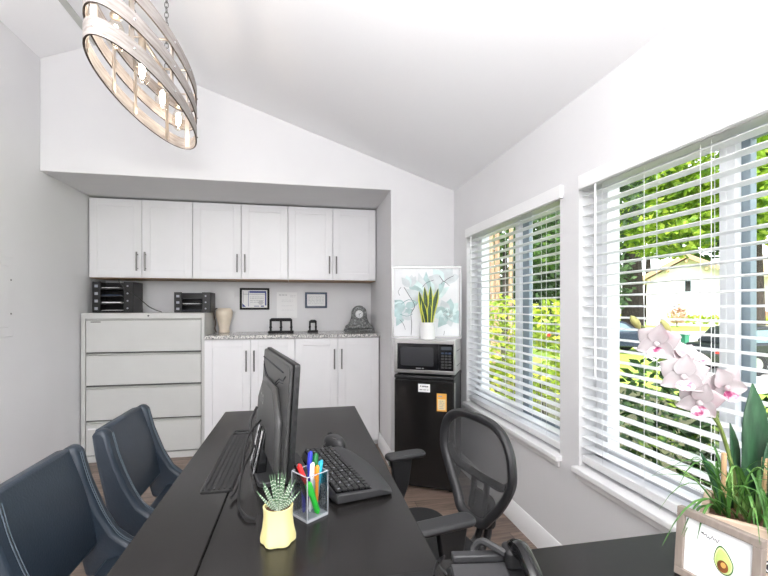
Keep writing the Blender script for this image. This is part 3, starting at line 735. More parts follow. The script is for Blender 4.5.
# ------------------------------------------------------------------ succulent
o = thing('succulent_pot', 'small striped succulent in a pale yellow fluted pot', 'plant', (-.048, .888, DZ), 0)
wob = lambda a, z: 1+(.075*math.cos(6*a))*max(.15, 1-z/.075)
MB().lathe([(.030,0),(.0335,.003),(.034,.012),(.0305,.03),(.0285,.052),(.0295,.068),(.0300,.073),(.0270,.073),(.0262,.062)], 48, wob=wob).build('pot', M_yellow, o)
MB().lathe([(.0262,.058),(.0255,.066)], 20).build('soil', M_soil, o)
rg = random.Random(4)
for k in range(22):
    a = k*2.399; ring = k/22; tiltv = .08+.95*(1-ring)**1.3; L = .040+.038*ring
    d = Vector((math.cos(a)*math.sin(tiltv), math.sin(a)*math.sin(tiltv), math.cos(tiltv)))
    base = Vector((math.cos(a)*.010*(1-ring), math.sin(a)*.010*(1-ring), .066)); pts = []; rs = []
    for j in range(7):
        t = j/6; pts.append(base+d*L*t+Vector((0,0,.012*t*t*(1-ring)))); rs.append(.0038*(1-t)**.75*(1-.25*ring)+.0003)
    lf = MB().tube(pts, rs, 6).build('leaf', M_succ, o)
    m = MB()
    for j in range(8):
        t = .1+.8*j/8; i = min(5, int(t*6)); p = pts[i].lerp(pts[i+1], t*6-i); r = rs[i]+(rs[i+1]-rs[i])*(t*6-i)
        m.tube([p-d*.0007, p+d*.0007], r*1.10, 6)
    m.build('leaf_band', M_succw, lf)

# ------------------------------------------------------------------ guest chairs
gc = thing('guest_chair', 'navy leather guest chair at the far end, before the file cabinet', 'chair', (-.34, 1.822, 0), 0, 'navy leather chairs along the desk')
def wing_pts():
    front = [(-.335,.792),(-.322,.775),(-.300,.69),(-.262,.59),(-.222,.518),(-.185,.486),(-.15,.472)]
    back = [(-.13,.452),(-.13,.40),(-.30,.39),(-.315,.45),(-.338,.58),(-.362,.70),(-.372,.775),(-.362,.792)]
    return front+back
for s in (-1, 1):
    m = MB(); y0 = s*.215; y1 = s*.160
    P = wing_pts(); n = len(P)
    m.prism(P, min(y0, y1), max(y0, y1), 'xz')
    wg = m.build('side_wing', M_navy, gc, bevel=.014, seg=3)
    st = MB()
    for off in (.150, .159):
        st.tube(catmull([(x+.004, s*(off+.022), z+.001) for x, z in wing_pts()[1:7]], 5), .0011, 5)
    st.build('stitching', M_stitch, wg)
m = MB(); N = 8; sec = []
for i in range(N+1):
    t = i/N; x = -.345+.080*t+.012*math.sin(math.pi*t); z = .792-.302*t
    sec.append((x, z))
poly = [(x, z) for x, z in sec]+[(x-.040, z-.008) for x, z in reversed(sec)]
m.prism(poly, -.168, .168, 'xz'); m.build('backrest', M_navy, gc, bevel=.010, seg=3)
m = MB(); m.prism([(-.25,.405),(.20,.395),(.235,.42),(.235,.445),(.20,.465),(-.10,.462),(-.205,.452),(-.25,.44)], -.205, .205, 'xz'); m.build('seat', M_navyd, gc, bevel=.014, seg=3)
m = MB(); m.box(-.27,.18,-.18,-.155,.375,.40); m.box(-.27,.18,.155,.18,.375,.40); m.box(-.27,-.245,-.18,.18,.375,.40); m.box(.155,.18,-.18,.18,.375,.40); m.build('frame', M_darkmetal, gc)
for sx in (-1, 1):
    for sy in (-1, 1):
        m = MB(); x = -.255 if sx < 0 else .17; m.tube([(x, sy*.168, .39), (x+sx*.02, sy*.175, 0)], [.015,.011], 10); m.build('leg', M_darkmetal, gc)
dup(gc, (-.35, 1.272, 0), 0, 'navy leather guest chair nearer the camera, beside the seam of the desk')

# ------------------------------------------------------------------ task chair (faces local -x)
o = thing('office_chair', 'black mesh back office chair with arms pulled up to the desk', 'chair', (.322, 1.262, 0), R(12))
zs0 = .475
def shell(y, z): return .245+.035*((z-.68)/.18)*.8-.20*y*y*2.2+.02*math.cos((z-.6)*9)   # backrest surface x(y,z)
outl = [(0,.852),(.085,.848),(.142,.828),(.176,.790),(.188,.744),(.186,.700),(.160,.650),(.125,.600),(.092,.562),(.062,.530),(.0,.520)]
outl = outl+[(-y, z) for y, z in outl[-2:0:-1]]
ol = catmull([(0,y,z) for y,z in outl]+[(0,)+outl[0]], 4)[:-1]
m = MB(); m.tube([(shell(p.y,p.z), p.y, p.z) for p in ol], .0175, 10, closed=True, flat=.8); bf = m.build('backrest_frame', M_grey, o)
# mesh fabric panel fills the outline
m = MB(); rows = []
for i in range(15):
    z = .53+(.848-.53)*i/14
    # half width at z
    best = 0
    for a, b in zip(ol, ol[1:]+ol[:1]):
        if (a.z-z)*(b.z-z) <= 0 and abs(a.z-b.z) > 1e-6:
            best = max(best, abs(a.y+(b.y-a.y)*(z-a.z)/(b.z-a.z)))
    best = max(best, .01)
    rows.append([m.v((shell(best*(k/5-1), z), best*(k/5-1), z)) for k in range(11)])
for A, B in zip(rows, rows[1:]):
    for k in range(10): m.f([A[k], A[k+1], B[k+1], B[k]])
m.build('mesh_panel', M_mesh, o, recalc=False)
m = MB()
lz = catmull([(0,.180,.715),(0,.13,.665),(0,.06,.655),(0,0,.652),(0,-.06,.655),(0,-.13,.665),(0,-.180,.715)], 5)
m.tube([(shell(p.y,p.z)+.012, p.y, p.z) for p in lz], .014, 8, flat=.6)
for s in (-1,1): m.tube([(shell(s*.035,z)+.014, s*.035, z) for z in (.652,.60,.54)], .010, 8)
m.build('lumbar_support', M_grey, o)
m = MB(); m.prism(rrect(-.06,.06,.49,.60,.03), .265, .292, 'yz'); m.build('back_hub', M_grey, o, bevel=.008)
m = MB(); m.tube(catmull([(.275,.02,.56),(.285,.02,.47),(.24,.02,.415),(.12,.02,.405)], 6), .013, 8); m.tube(catmull([(.275,-.02,.56),(.285,-.02,.47),(.24,-.02,.415),(.12,-.02,.405)], 6), .013, 8); m.build('back_bracket', M_black, o)
m = MB(); m.prism(rrect(-.23,.20,-.215,.215,.09,6), .435, .490, 'xy'); m.build('seat', mat('seat_fabric', (.007,.007,.008), .9, bump=.3, bscale=500), o, bevel=.02, seg=3)
for s in (-1, 1):
    m = MB(); pts = []
    m.prism(rrect(-.110+.14*(s+1)/2,.070+.12*(s+1)/2,s*.245-.030,s*.245+.030,.026,5), .658, .676, 'xy')
    am = m.build('armrest', M_grey, o, bevel=.008, seg=3)
    m = MB(); q_ = -.03 if s < 0 else .06; m.prism([(q_-.01,.656),(q_+.075,.656),(q_+.06,.56),(.055,.40),(.005,.40),(q_+.005,.56)], s*.245-.012, s*.245+.012, 'xz'); m.box(.005,.055,min(s*.10,s*.255),max(s*.10,s*.255),.395,.42); m.build('post', M_black, am, bevel=.004)
m = MB(); m.box(-.09,.09,-.09,.09,.395,.432); m.build('mechanism', M_black, o, bevel=.006)
m = MB(); m.tube([(.0,0,.40),(0,0,.20)], .026, 14); m.tube([(0,0,.22),(0,0,.09)], .034, 14); m.build('gas_column', M_blackg, o)
for k in range(5):
    a = R(72*k+20); d = Vector((math.cos(a), math.sin(a), 0))
    lg = MB().tube([Vector((0,0,.11)), d*.12+Vector((0,0,.10)), d*.27+Vector((0,0,.075))], [.03,.024,.016], 8, flat=.8).build('leg', M_black, o)
    sd = Vector((-d.y, d.x, 0)); m = MB()
    for s in (-1,1): c0 = d*.265+Vector((0,0,.0265)); m.tube([c0+sd*s*.006, c0+sd*s*.024], .026, 14)
    m.tube([d*.265+Vector((0,0,.08)), d*.265+Vector((0,0,.03))], .006, 8)
    m.build('caster', M_blackm, lg)

# ------------------------------------------------------------------ desk phone, folder
o = thing('desk_phone', 'black desk telephone with handset on the return desk', 'telephone', (.302, .612, DZ), R(-8)); o.scale = (.80,.80,.80)
m = MB(); m.prism([(-.085,0),(.085,0),(.085,.040),(.06,.055),(-.085,.020)], -.085, .085, 'yz'); 
m.build('base', M_black, o, bevel=.005)
m = MB(); m.M = Matrix.Translation((0,.0,.0)) @ Matrix.Rotation(R(15), 4, 'X'); m.box(-.082,.035,-.07,.075,.034,.046); m.build('console', M_grey, o, bevel=.004)
m = MB(); m.box(-.075,.035,.066,.088,.058,.074); m.build('rear_ledge', M_grey, o, bevel=.003)
m = MB(); m.box(-.065,-.061,.0885,.0895,.058,.064); m.box(.018,.022,.0885,.0895,.058,.064); m.build('latch', M_penw, o)
hs = MB(); hs.tube(catmull([(.062,.078,.062),(.062,.070,.082),(.062,.03,.098),(.062,-.02,.088),(.062,-.055,.066),(.062,-.075,.055)], 6), [.023]*12+[.020]*12+[.022]*7, 12, flat=.8)
hs.build('handset', M_blackg, o)
m = MB(); m.prism(rrect(.034,.092,.045,.092,.012), .050, .092, 'xy'); m.build('earpiece', M_black, o, bevel=.008, seg=3)
m = MB(); m.tube(catmull([(-.02,.088,.06),(-.02,.105,.066),(-.005,.10,.085),(.015,.08,.085),(.035,.06,.08)], 7), .008, 8); m.build('neck_loop', M_grey, o)
m = MB(); m.tube(catmull([(-.075,.085,.015),(-.095,.11,.03),(-.085,.10,.055),(-.10,.12,.03),(-.11,.11,.006)], 8), .0022, 6); m.build('line_cord', M_black, o)
m = MB()
for r in range(4):
    for c_ in range(3): m.M = Matrix.Rotation(R(15), 4, 'X'); m.box(-.065+c_*.028,-.045+c_*.028,-.055+r*.022,-.04+r*.022,.046,.050)
m.build('keypad', M_black, o, bevel=.001)
o = MB().prism(rrect(-.03, .240, .30, .728, .006), DZ, DZ+.007, 'xy').build('folder', M_blackg, bevel=.002)
tag(o, 'flat glossy black folder lying near the phone, cut by the picture edge', 'folder')

# ------------------------------------------------------------------ avocado frame
o = thing('photo_frame', 'taupe framed avocado print leaning before the orchid planter', 'picture frame', (.6715, .582, DZ), R(-78.5))
# local +x runs to the near end, local -y is the picture side
w, h, b = .064, .119, .013
pit = Matrix.Rotation(R(-5), 4, 'X')
def FB():
    k = MB(); k.M = Matrix.Translation((0,0,.0015)) @ pit; return k
m = FB()
m.box(-w,w,0,.014,0,b); m.box(-w,w,0,.014,h-b,h); m.box(-w,-w+b,0,.014,b,h-b); m.box(w-b,w,0,.014,b,h-b); m.build('frame', M_framewood, o, bevel=.0012)
pr = FB().box(-w+b, w-b, .006, .012, b, h-b).build('print_sheet', M_white, o)
def avo(sc, cx, cz):
    out = []
    for k in range(36):
        t = 2*math.pi*k/36; r = 1+.22*math.cos(t-math.pi/2)*max(0, math.sin(t))
        x = .62*math.cos(t)*(1-.30*max(0, math.sin(t))); z = math.sin(t)*(1.05 if math.sin(t) > 0 else .85)
        a = R(12); out.append((cx+sc*(x*math.cos(a)-z*math.sin(a)), cz+sc*(x*math.sin(a)+z*math.cos(a))))
    return out
ac = (.010, .057)
m = FB(); m.prism(avo(.0235,*ac), .0055, .006, 'xz', 0); m.prism(avo(.0212,*ac), .0051, .0055, 'xz', 1); m.prism(avo(.0185,*ac), .0047, .0051, 'xz', 2)
m.prism([(.010+.0082*math.cos(R(k*15)), .050+.0094*math.sin(R(k*15))) for k in range(24)], .0043, .0047, 'xz', 3); m.prism([(.011+.0038*math.cos(R(k*15)), .0525+.0044*math.sin(R(k*15))) for k in range(24)], .0039, .0043, 'xz', 4)
m.build('avocado_picture', [M_avog, M_avoy, M_avol, M_seed, M_seedh], pr)
m = FB(); x = -.024; pts = []
for k in range(34):
    t = k/33; pts.append((x+.027*t, .0057, 0.0875+.0022*math.sin(t*34)+.0013*math.sin(t*13)-.001*t-(.004 if .42 < t < .47 else 0)))
m.tube(pts, .00045, 5); m.tube([(x-.0012,.0057,.0895),(x+.003,.0057,.088)], .0009, 5); m.build('caption', M_ink, pr)
m = FB(); m.tube([(0,.014,.07),(0,.026,.004)], .003, 6); m.build('easel_leg', M_framewood, o)

# ------------------------------------------------------------------ orchid planter
PA = math.atan2(-.070, .055)
po = thing('orchid_planter', 'wooden planter box with pink-white orchid, grass and broad leaves', 'planter', (.700, .632, DZ), PA)
Pm = Matrix.Translation((.700,.632,DZ)) @ Matrix.Rotation(PA, 4, 'Z'); Pi = Pm.inverted()
def loc(p): return Pi @ Vector(p)
LB, WB, HB = .34, .135, .110
m = MB(); t = .012
m.box(0,LB,0,t,0,HB); m.box(0,LB,WB-t,WB,0,HB); m.box(0,t,t,WB-t,0,HB); m.box(LB-t,LB,t,WB-t,0,HB); m.box(t,LB-t,t,WB-t,0,.01)
bx = m.build('planter_box', M_woodbox, po, bevel=.0015)
m = MB(); m.box(.0,LB,-.0012,0,.040,.060); bd = m.build('pattern_band', M_ink, bx)
m = MB()
for k in range(20):
    x = .009+k*.0172
    m.tube([(x+.0078*math.cos(R(a*30)), -.0016, .050+.0078*math.sin(R(a*30))) for a in range(12)], .0011, 5, closed=True)
m.build('pattern_rings', M_white, bd)
MB().box(t, LB-t, t, WB-t, .085, .095).build('soil', M_soil, po)
# orchid
st_pts = [(.812,.655,.835),(.806,.656,.89),(.796,.660,.948),(.767,.665,1.024),(.728,.673,1.075),(.696,.688,1.135),(.668,.693,1.166),(.636,.692,1.184)]
stem = MB().tube([loc(p) for p in catmull(st_pts, 6)], [.0042-.00006*i for i in range(43)], 8).build('orchid_stem', M_stem, po)
side = MB().tube([loc(p) for p in catmull([(.796,.660,.948),(.770,.650,.99),(.735,.645,1.03),(.715,.646,1.045)], 6)], .0028, 8).build('orchid_stem', M_stem, po)
for p in ((.624,.693,1.190),(.689,.691,1.182)):
    d = Vector((-.010,.0,.012)); c = Vector(p)
    MB().tube([loc(c-d*.9), loc(c-d*.4), loc(c+d*.2), loc(c+d*.8), loc(c+d*1.1)], [.002,.0062,.0075,.005,.001], 10).build('bud', M_bud, stem)
def orchid_flower(par, c, face, roll, size):
    c = Vector(c); n = Vector(face).normalized()
    up = Vector((0,0,1)); r = n.cross(up).normalized(); u = r.cross(n)
    fl = None
    spec = [(90,1.0,.44),(90+125,.95,.40),(90-125,.95,.40),(90+62,1.0,.56),(90-62,1.0,.56)]
    m = MB()
    for j, (ang, L, wd) in enumerate(spec):
        a = R(ang+roll); d = r*math.cos(a)+u*math.sin(a); sd = n.cross(d)
        rows = []
        for i in range(7):
            t = i/6; ww = wd*size*math.sin(math.pi*min(1, .10+.90*t)**.80)*(1 if t < 1 else .2)
            row = []
            for k in range(5):
                q = (k-2)/2
                p = c+d*(L*size*t)+sd*(ww*q)+n*(size*(.34*t*(1-t*.75)+.10*q*q*(1 if j < 3 else -.5))-.0012*j)
                row.append(m.v(loc(p)))
            rows.append(row)
        for A, B in zip(rows, rows[1:]):
            for k in range(4): m.f([A[k], A[k+1], B[k+1], B[k]])
    fl = m.build('orchid_flower', M_petal, par, recalc=False, subsurf=1, solid=.0008)
    m = MB(); m.ball(loc(c+n*size*.22-u*size*.02), size*.13, 8, 6); m.build('column', M_petal, fl)
    m = MB(); base = c+n*size*.20-u*size*.14; rows = []
    for i in range(5):
        t = i/4; ww = size*(.20+.16*math.sin(math.pi*t))*(1 if t < 1 else .45)
        rows.append([m.v(loc(base+(n*.30*size*math.sin(t*1.6)-u*size*.36*t)+r*ww*q+n*size*.12*q*q)) for q in (-1,-.5,0,.5,1)])
    for A, B in zip(rows, rows[1:]):
        for k in range(4): m.f([A[k], A[k+1], B[k+1], B[k]])
    m.build('lip', M_lip, fl, recalc=False, subsurf=1)
orchid_flower(side, (.655,.676,1.153), (-.75,-.62,-.20), 10, .040)
orchid_flower(stem, (.722,.674,1.121), (-.10,-.80,.65), -25, .042)
orchid_flower(stem, (.683,.648,1.095), (-.62,-.78,-.12), 5, .043)
orchid_flower(stem, (.756,.634,1.076), (-.20,-.90,-.18), -30, .042)
orchid_flower(side, (.709,.640,1.050), (-.65,-.70,-.28), 15, .040)
# broad leaves
def broad(base, tip, wd, side_v):
    b, t_ = Vector(base), Vector(tip); pts = []; ws = []
    for k in range(10):
        t = k/9; pts.append(loc(b.lerp(t_, t)+Vector((.006*math.sin(t*3),0,0)))); ws.append(wd*(.65+.9*t-.6*t*t)*(1 if t < .65 else max(.03, math.cos((t-.65)/.35*math.pi/2))))
    MB().ribbon(pts, ws, Pi.to_3x3() @ Vector(side_v), 0, .25).build('broad_leaf', M_broad, po, recalc=False, solid=.0018)
broad((.832,.653,.835), (.838,.648,1.075), .025, (.98,-.2,0))
broad((.815,.665,.835), (.803,.662,.998), .015, (.9,.2,0))
broad((.845,.640,.835), (.850,.625,.985), .019, (.98,-.1,0))
broad((.850,.645,.835), (.885,.645,.985), .012, (.9,.4,0))
broad((.775,.648,.835), (.716,.645,.955), .006, (.8,-.3,0))
# arching grass blades
rg = random.Random(21); nbl = 0
def blade(base, az, L, h, wd, droop):
    d = Vector((math.cos(az), math.sin(az), 0)); pts = []; ws = []
    for k in range(9):
        t = k/8; pts.append(loc(Vector(base)+d*L*t**1.15+Vector((0,0,h*math.sin(min(1,t)*1.9)-droop*t**3)))); ws.append(wd*(1-.92*t**2.2))
    MB().ribbon(pts, ws, Pi.to_3x3() @ Vector((-d.y,d.x,0)), 0, .35).build('grass_blade', M_grassl, po, recalc=False)
for k in range(96):
    tx = rg.random(); base = Pm @ Vector((.02+.25*tx, rg.uniform(.02,.115), .094))
    az = rg.uniform(0, 2*math.pi); L = rg.uniform(.03,.135); h = rg.uniform(.06,.135)
    blade(base, az, L, h, rg.uniform(.0022,.0045), rg.uniform(.0,.09))
for az, L, h, dr in ((R(172),.165,.105,.0),(R(165),.18,.085,.0),(R(178),.16,.07,.10),(R(160),.14,.12,.02),(R(185),.11,.06,.075),(R(190),.10,.04,.06),(R(205),.11,.05,.06),(R(150),.12,.10,.0),(R(230),.09,.05,.07)):
    blade(Pm @ Vector((.05+.03*math.sin(az*5), .06, .094)), az, L, h, .0038, dr)
for p, q in (((.775,.650,.83),(.771,.646,.948)), ((.842,.632,.83),(.843,.630,.94))):
    MB().tube([loc(p), loc(q)], .0042, 8).build('stake', mat('stake_wood', (.62,.40,.22), .7), po)

# ------------------------------------------------------------------ chandelier
ch = thing('chandelier', 'oval whitewashed wood chandelier with four lit bulbs, hung by the ridge', 'chandelier', (-.645, 2.012, 2.10), R(-2))
A_, B_ = .505, .125
def hoop(z0, z1, a, b, nm):
    m = MB(); n = 96; th = .007; rg_ = []
    for k in range(n):
        t = 2*math.pi*k/n; c_, s_ = math.cos(t), math.sin(t)
        nx, ny = c_/b, s_/a; q = math.hypot(nx, ny); nx, ny = nx/q*th, ny/q*th
        x, y = b*c_, a*s_
        rg_.append([m.v((x,y,z0)), m.v((x,y,z1)), m.v((x-nx,y-ny,z1)), m.v((x-nx,y-ny,z0))])
    for k in range(n):
        P_, Q = rg_[k], rg_[(k+1) % n]
        for j, mi in ((0,0),(1,1),(2,0),(3,1)):
            m.f([P_[j], Q[j], Q[(j+1) % 4], P_[(j+1) % 4]], mi)
    return m.build(nm, [M_woodw, M_bronze], ch)
h1 = hoop(0, .058, A_, B_, 'lower_hoop'); h2 = hoop(.105, .160, A_, B_, 'middle_hoop'); h3 = hoop(.205, .262, A_, B_, 'upper_hoop')
for k, t in enumerate((12, 52, 90, 128, 168, 192, 232, 270, 308, 348)):
    a = R(t); x, y = (B_-.0105)*math.cos(a), (A_-.0105)*math.sin(a)
    ang = math.atan2(math.sin(a)/A_, math.cos(a)/B_)
    sm = MB(); sm_M = Matrix.Translation((x,y,0)) @ Matrix.Rotation(ang, 4, 'Z'); sm.M = sm_M; sm.box(-.0025,.0025,-.011,.011,.010,.255)
    sp = sm.build('strap', M_champ, ch)
    for z in (.029,.132,.234):
        rv = MB(); rv.M = sm_M; rv.ball((.0125,0,z), (.0035,.005,.005), 8, 5); rv.build('rivet', M_chrome, sp)
m = MB(); m.tube([(0,-A_+.012,.235),(0,A_-.012,.235)], .007, 10); 
for y in (-.35, -.115, .115, .35): m.tube([(-B_*math.sqrt(1-(y/A_)**2)+.01,y,.235),(B_*math.sqrt(1-(y/A_)**2)-.01,y,.235)], .0045, 8)
m.build('cross_bar', M_champ, ch)
for y in (-.345,-.115,.115,.345):
    m = MB(); m.lathe([(.011,.232),(.014,.222),(.015,.175),(.019,.170),(.019,.160),(.014,.158)], 16, (0,y,0)); sk = m.build('socket', M_candle, ch)
    bl = MB().lathe([(.012,.160),(.015,.150),(.026,.125),(.031,.095),(.029,.070),(.020,.050),(.008,.041),(.001,.040)], 20, (0,y,0)).build('bulb', M_bulb, sk)
    MB().ball((0,y,.100), (.0125,.0125,.036), 12, 8).build('filament', M_fil, bl)
def chain(x, y, z0, z1):
    m = MB(); z = z0; k = 0
    while z < z1:
        pts = []
        for i in range(12):
            t = 2*math.pi*i/12; u, v = .0085*math.cos(t), .0155*math.sin(t)
            pts.append((x+u, y, z+.0135+v) if k % 2 else (x, y+u, z+.0135+v))
        m.tube(pts, .0021, 6, closed=True); z += .0245; k += 1
    m.build('chain', M_nickel, ch)
for y in (-.20, .17):
    zc = RZ-.338*(-.645-RX)-2.10
    chain(0, y, .24, zc-.03)
    MB().lathe([(.012,zc-.035),(.05,zc-.02),(.055,zc+.03)], 20, (0,y,0)).build('ceiling_canopy', M_nickel, ch)

# ------------------------------------------------------------------ outside
GZ = -.8
TH = R(11.05); sT, cT = math.sin(TH), math.cos(TH)
def gpt(px, py, z):      # ground point seen at a place of the view, at its own real distance
    u = (px-384)/420; t = (1.22-z)*420/(py-307); return ((sT+u*cT)*t, (cT-u*sT)*t)
M_lawn = ramp_mat('sunny_lawn', [(.3,(.14,.26,.03)),(.7,(.36,.48,.07))], 3, .9)
M_mulch = ramp_mat('dark_mulch', [(.3,(.03,.025,.015)),(.7,(.08,.09,.03))], 5, .95)
M_road = mat('pale_asphalt', (.62,.60,.58), .9, var=.08, vscale=2)
struct(MB().prism([(1.36,-20),(7,-20),(8.5,9),(5,16),(-6,16),(-6,4.4),(1.36,4.4)], GZ-.1, GZ, 'xy').build('ground', M_mulch))
struct(MB().prism([(7,-20),(110,-20),(110,110),(-30,110),(-6,16),(5,16),(8.5,9)], GZ-.1, GZ-.01, 'xy').build('lawn', M_lawn))
rp = [gpt(612,331.5,GZ), gpt(850,331.5,GZ), gpt(1000,375,GZ), gpt(700,398,GZ), gpt(642,354,GZ)]
struct(MB().prism(rp, GZ-.02, GZ+.01, 'xy').build('road', M_road))
def leaves(m, c, r, n, size, rng, hollow=.5, mi=0, asp=.6):
    for _ in range(n):
        while True:
            p = Vector((rng.uniform(-1,1), rng.uniform(-1,1), rng.uniform(-1,1)))
            if hollow < p.length < 1: break
        q = Vector((c[0]+p.x*r[0], c[1]+p.y*r[1], c[2]+p.z*r[2]))
        a = Vector((rng.gauss(0,1), rng.gauss(0,1), rng.gauss(0,.6))).normalized(); b = a.orthogonal().normalized(); b = Matrix.Rotation(rng.uniform(0,6.28), 3, a) @ b
        s = size*rng.uniform(.6,1.3); a, b = a*s, b*s*asp
        m.f([m.v(q-a), m.v(q+b*.9-a*.1), m.v(q+a), m.v(q-b*.9-a*.1)], mi)
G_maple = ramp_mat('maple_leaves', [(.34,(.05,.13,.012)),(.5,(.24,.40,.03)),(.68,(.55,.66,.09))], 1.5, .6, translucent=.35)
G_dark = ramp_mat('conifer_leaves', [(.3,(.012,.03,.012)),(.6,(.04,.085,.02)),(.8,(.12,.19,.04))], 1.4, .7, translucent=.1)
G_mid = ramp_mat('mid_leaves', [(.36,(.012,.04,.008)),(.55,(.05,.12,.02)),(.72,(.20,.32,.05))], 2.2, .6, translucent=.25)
G_shrub = ramp_mat('shrub_leaves', [(.28,(.07,.15,.015)),(.48,(.30,.42,.03)),(.7,(.68,.66,.09))], 9, .5, translucent=.3)
G_hedge = ramp_mat('hedge_leaves', [(.38,(.008,.025,.006)),(.58,(.03,.08,.012)),(.74,(.32,.42,.05))], 8, .5, translucent=.2)
G_red = ramp_mat('red_leaves', [(.3,(.35,.16,.12)),(.7,(.62,.38,.28))], 3, .7)
M_bark = ramp_mat('tan_bark', [(.3,(.16,.10,.06)),(.7,(.48,.34,.22))], 6, .9, stretch=(3,3,.6))
M_barkd = ramp_mat('dark_bark', [(.3,(.015,.012,.010)),(.7,(.06,.045,.035))], 6, .9, stretch=(3,3,.6))
rng = random.Random(77)
def tree(label, x, y, trunk_r, trunk_h, crowns, leaf_m, bark, n, size, cat='tree', name='tree', lean=(0,0)):
    o = thing(name, label, cat, (x, y, GZ))
    m = MB(); m.tube([(0,0,-.05),(lean[0]*.3,lean[1]*.3,trunk_h*.4),(lean[0],lean[1],trunk_h)], [trunk_r*1.2, trunk_r, trunk_r*.55], 10); m.build('trunk', bark, o)
    if crowns:
        m = MB(); tot = sum(c[1][0]*c[1][1] for c in crowns)
        for c, r in crowns: leaves(m, c, r, max(50, int(n*r[0]*r[1]/tot)), size, rng, .35)
        m.build('crown', leaf_m, o, recalc=False)
    return o
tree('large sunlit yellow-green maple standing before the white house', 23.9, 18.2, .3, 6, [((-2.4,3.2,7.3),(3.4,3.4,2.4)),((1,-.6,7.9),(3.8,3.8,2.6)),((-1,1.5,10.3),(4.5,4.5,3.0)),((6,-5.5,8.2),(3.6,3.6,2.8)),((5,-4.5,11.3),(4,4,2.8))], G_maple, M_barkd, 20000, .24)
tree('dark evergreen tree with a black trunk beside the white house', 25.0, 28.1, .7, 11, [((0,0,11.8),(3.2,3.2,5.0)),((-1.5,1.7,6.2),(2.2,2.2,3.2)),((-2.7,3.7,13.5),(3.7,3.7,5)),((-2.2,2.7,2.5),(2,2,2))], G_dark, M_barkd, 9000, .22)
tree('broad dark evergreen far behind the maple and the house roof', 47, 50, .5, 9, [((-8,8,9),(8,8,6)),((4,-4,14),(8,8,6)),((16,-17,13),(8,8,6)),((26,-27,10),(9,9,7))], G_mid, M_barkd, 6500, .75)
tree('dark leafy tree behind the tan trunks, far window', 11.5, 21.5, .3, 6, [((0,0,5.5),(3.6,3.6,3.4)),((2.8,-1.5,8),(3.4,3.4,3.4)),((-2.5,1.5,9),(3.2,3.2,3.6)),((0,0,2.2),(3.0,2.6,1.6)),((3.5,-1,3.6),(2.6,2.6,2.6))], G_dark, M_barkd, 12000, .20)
tree('green leafy tree with light crown over the far window shrubs', 7.35, 14.36, .12, 4.5, [((0,0,5.2),(1.7,1.7,1.3)),((1.4,-.6,4.2),(1.2,1.2,.9)),((-.9,.6,3.7),(1.0,1.0,.8))], G_mid, M_barkd, 3200, .12)
for i, (x, y, r, lb) in enumerate(((4.62,9.6,.055,'slim tan tree trunk standing leftmost behind the far window blind'),(4.80,9.75,.065,'tan tree trunk, second behind the far window blind'),(5.02,9.55,.05,'slim tan tree trunk, third behind the far window blind'))):
    tree(lb, x, y, r, 7.5, None, G_dark, M_bark, 0, .11, lean=(.12*(i-1),.1))
def shrub(label, x, y, crowns, n, size, lm, name='shrub'):
    o = thing(name, label, 'shrub', (x, y, GZ))
    m = MB()
    for a in range(5): m.tube([(0,0,-.04),(.14*math.cos(a*1.26),.14*math.sin(a*1.26),.7),(.30*math.cos(a*1.26),.30*math.sin(a*1.26),1.3)], [.02,.014,.006], 6)
    m.build('stem', M_barkd, o)
    m = MB(); tot = sum(c[1][0]*c[1][1] for c in crowns)
    for c, r in crowns: leaves(m, c, r, int(n*r[0]*r[1]/tot), size, rng, .45, 0, .5)
    m.build('foliage', lm, o, recalc=False)
shrub('bright yellow-green shrub outside the far window, nearer the flower painting', 2.3, 4.65, [((0,0,1.60),(.36,.36,.58)),((.1,.05,.9),(.42,.42,.55))], 2000, .045, G_shrub)
shrub('bright yellow-green shrub outside the far window, nearer the gap between windows', 2.56, 3.98, [((0,0,1.82),(.27,.27,.30)),((.05,0,1.25),(.22,.22,.25))], 900, .045, G_shrub)
o = MB()
for k in range(7):
    leaves(o, (2.75+.25*math.sin(k*1.7), .25+k*.40, -.02+.10*math.sin(k*2.3)), (.55,.42,.82), 1700, .045, rng, .3, 0, .5)
hd = o.build('hedge', G_hedge, recalc=False); tag(hd, 'low leafy green hedge growing right outside the near window', 'hedge')
o = MB()
for k in range(12): leaves(o, (38.2+k*.62, 37.2-k*.60, GZ+.8), (.7,.7,.5), 120, .16, rng, .2)
tag(o.build('flower_bed', G_shrub, recalc=False), 'row of low sunlit bushes along the white house wall', 'bushes')['kind'] = 'stuff'
shrub('small reddish shrub against the white house wall', 36.8, 35.6, [((0,0,1.1),(.9,.9,1.0)),((.3,-.3,1.9),(.5,.5,.6))], 500, .14, G_red)

# house (local x to the right along its front, local y away from the viewer)
ho = thing('house', 'white stucco house with tan gable roof across the street', 'house', (40.3, 38.0, GZ), R(-46.6))
M_stucco = mat('white_stucco', (.86,.83,.79), .9, var=.02)
M_tan = mat('tan_roof', (.50,.36,.24), .8, var=.12, vscale=3); M_fascia = mat('tan_fascia', (.42,.27,.16), .7)
z0 = 0; ap = 7.55; hw = 3.9; ev = 5.15
MB().prism([(-hw+.4,0),(hw+.6,0),(hw+.6,ev-.1),(0.2,ap-.35),(-hw+.4,ev-.1)], 0, 9, 'xz').build('wall', M_stucco, ho)
m = MB()
m.prism([(-hw-.5,ev-.35),(0.1,ap-.15),(0.1,ap+.15),(-hw-.6,ev-.05)], -.9, 9.3, 'xz'); m.prism([(0.1,ap-.15),(hw+1.1,ev-.30),(hw+1.2,ev),(0.1,ap+.15)], -.9, 9.3, 'xz'); m.build('roof', M_tan, ho)
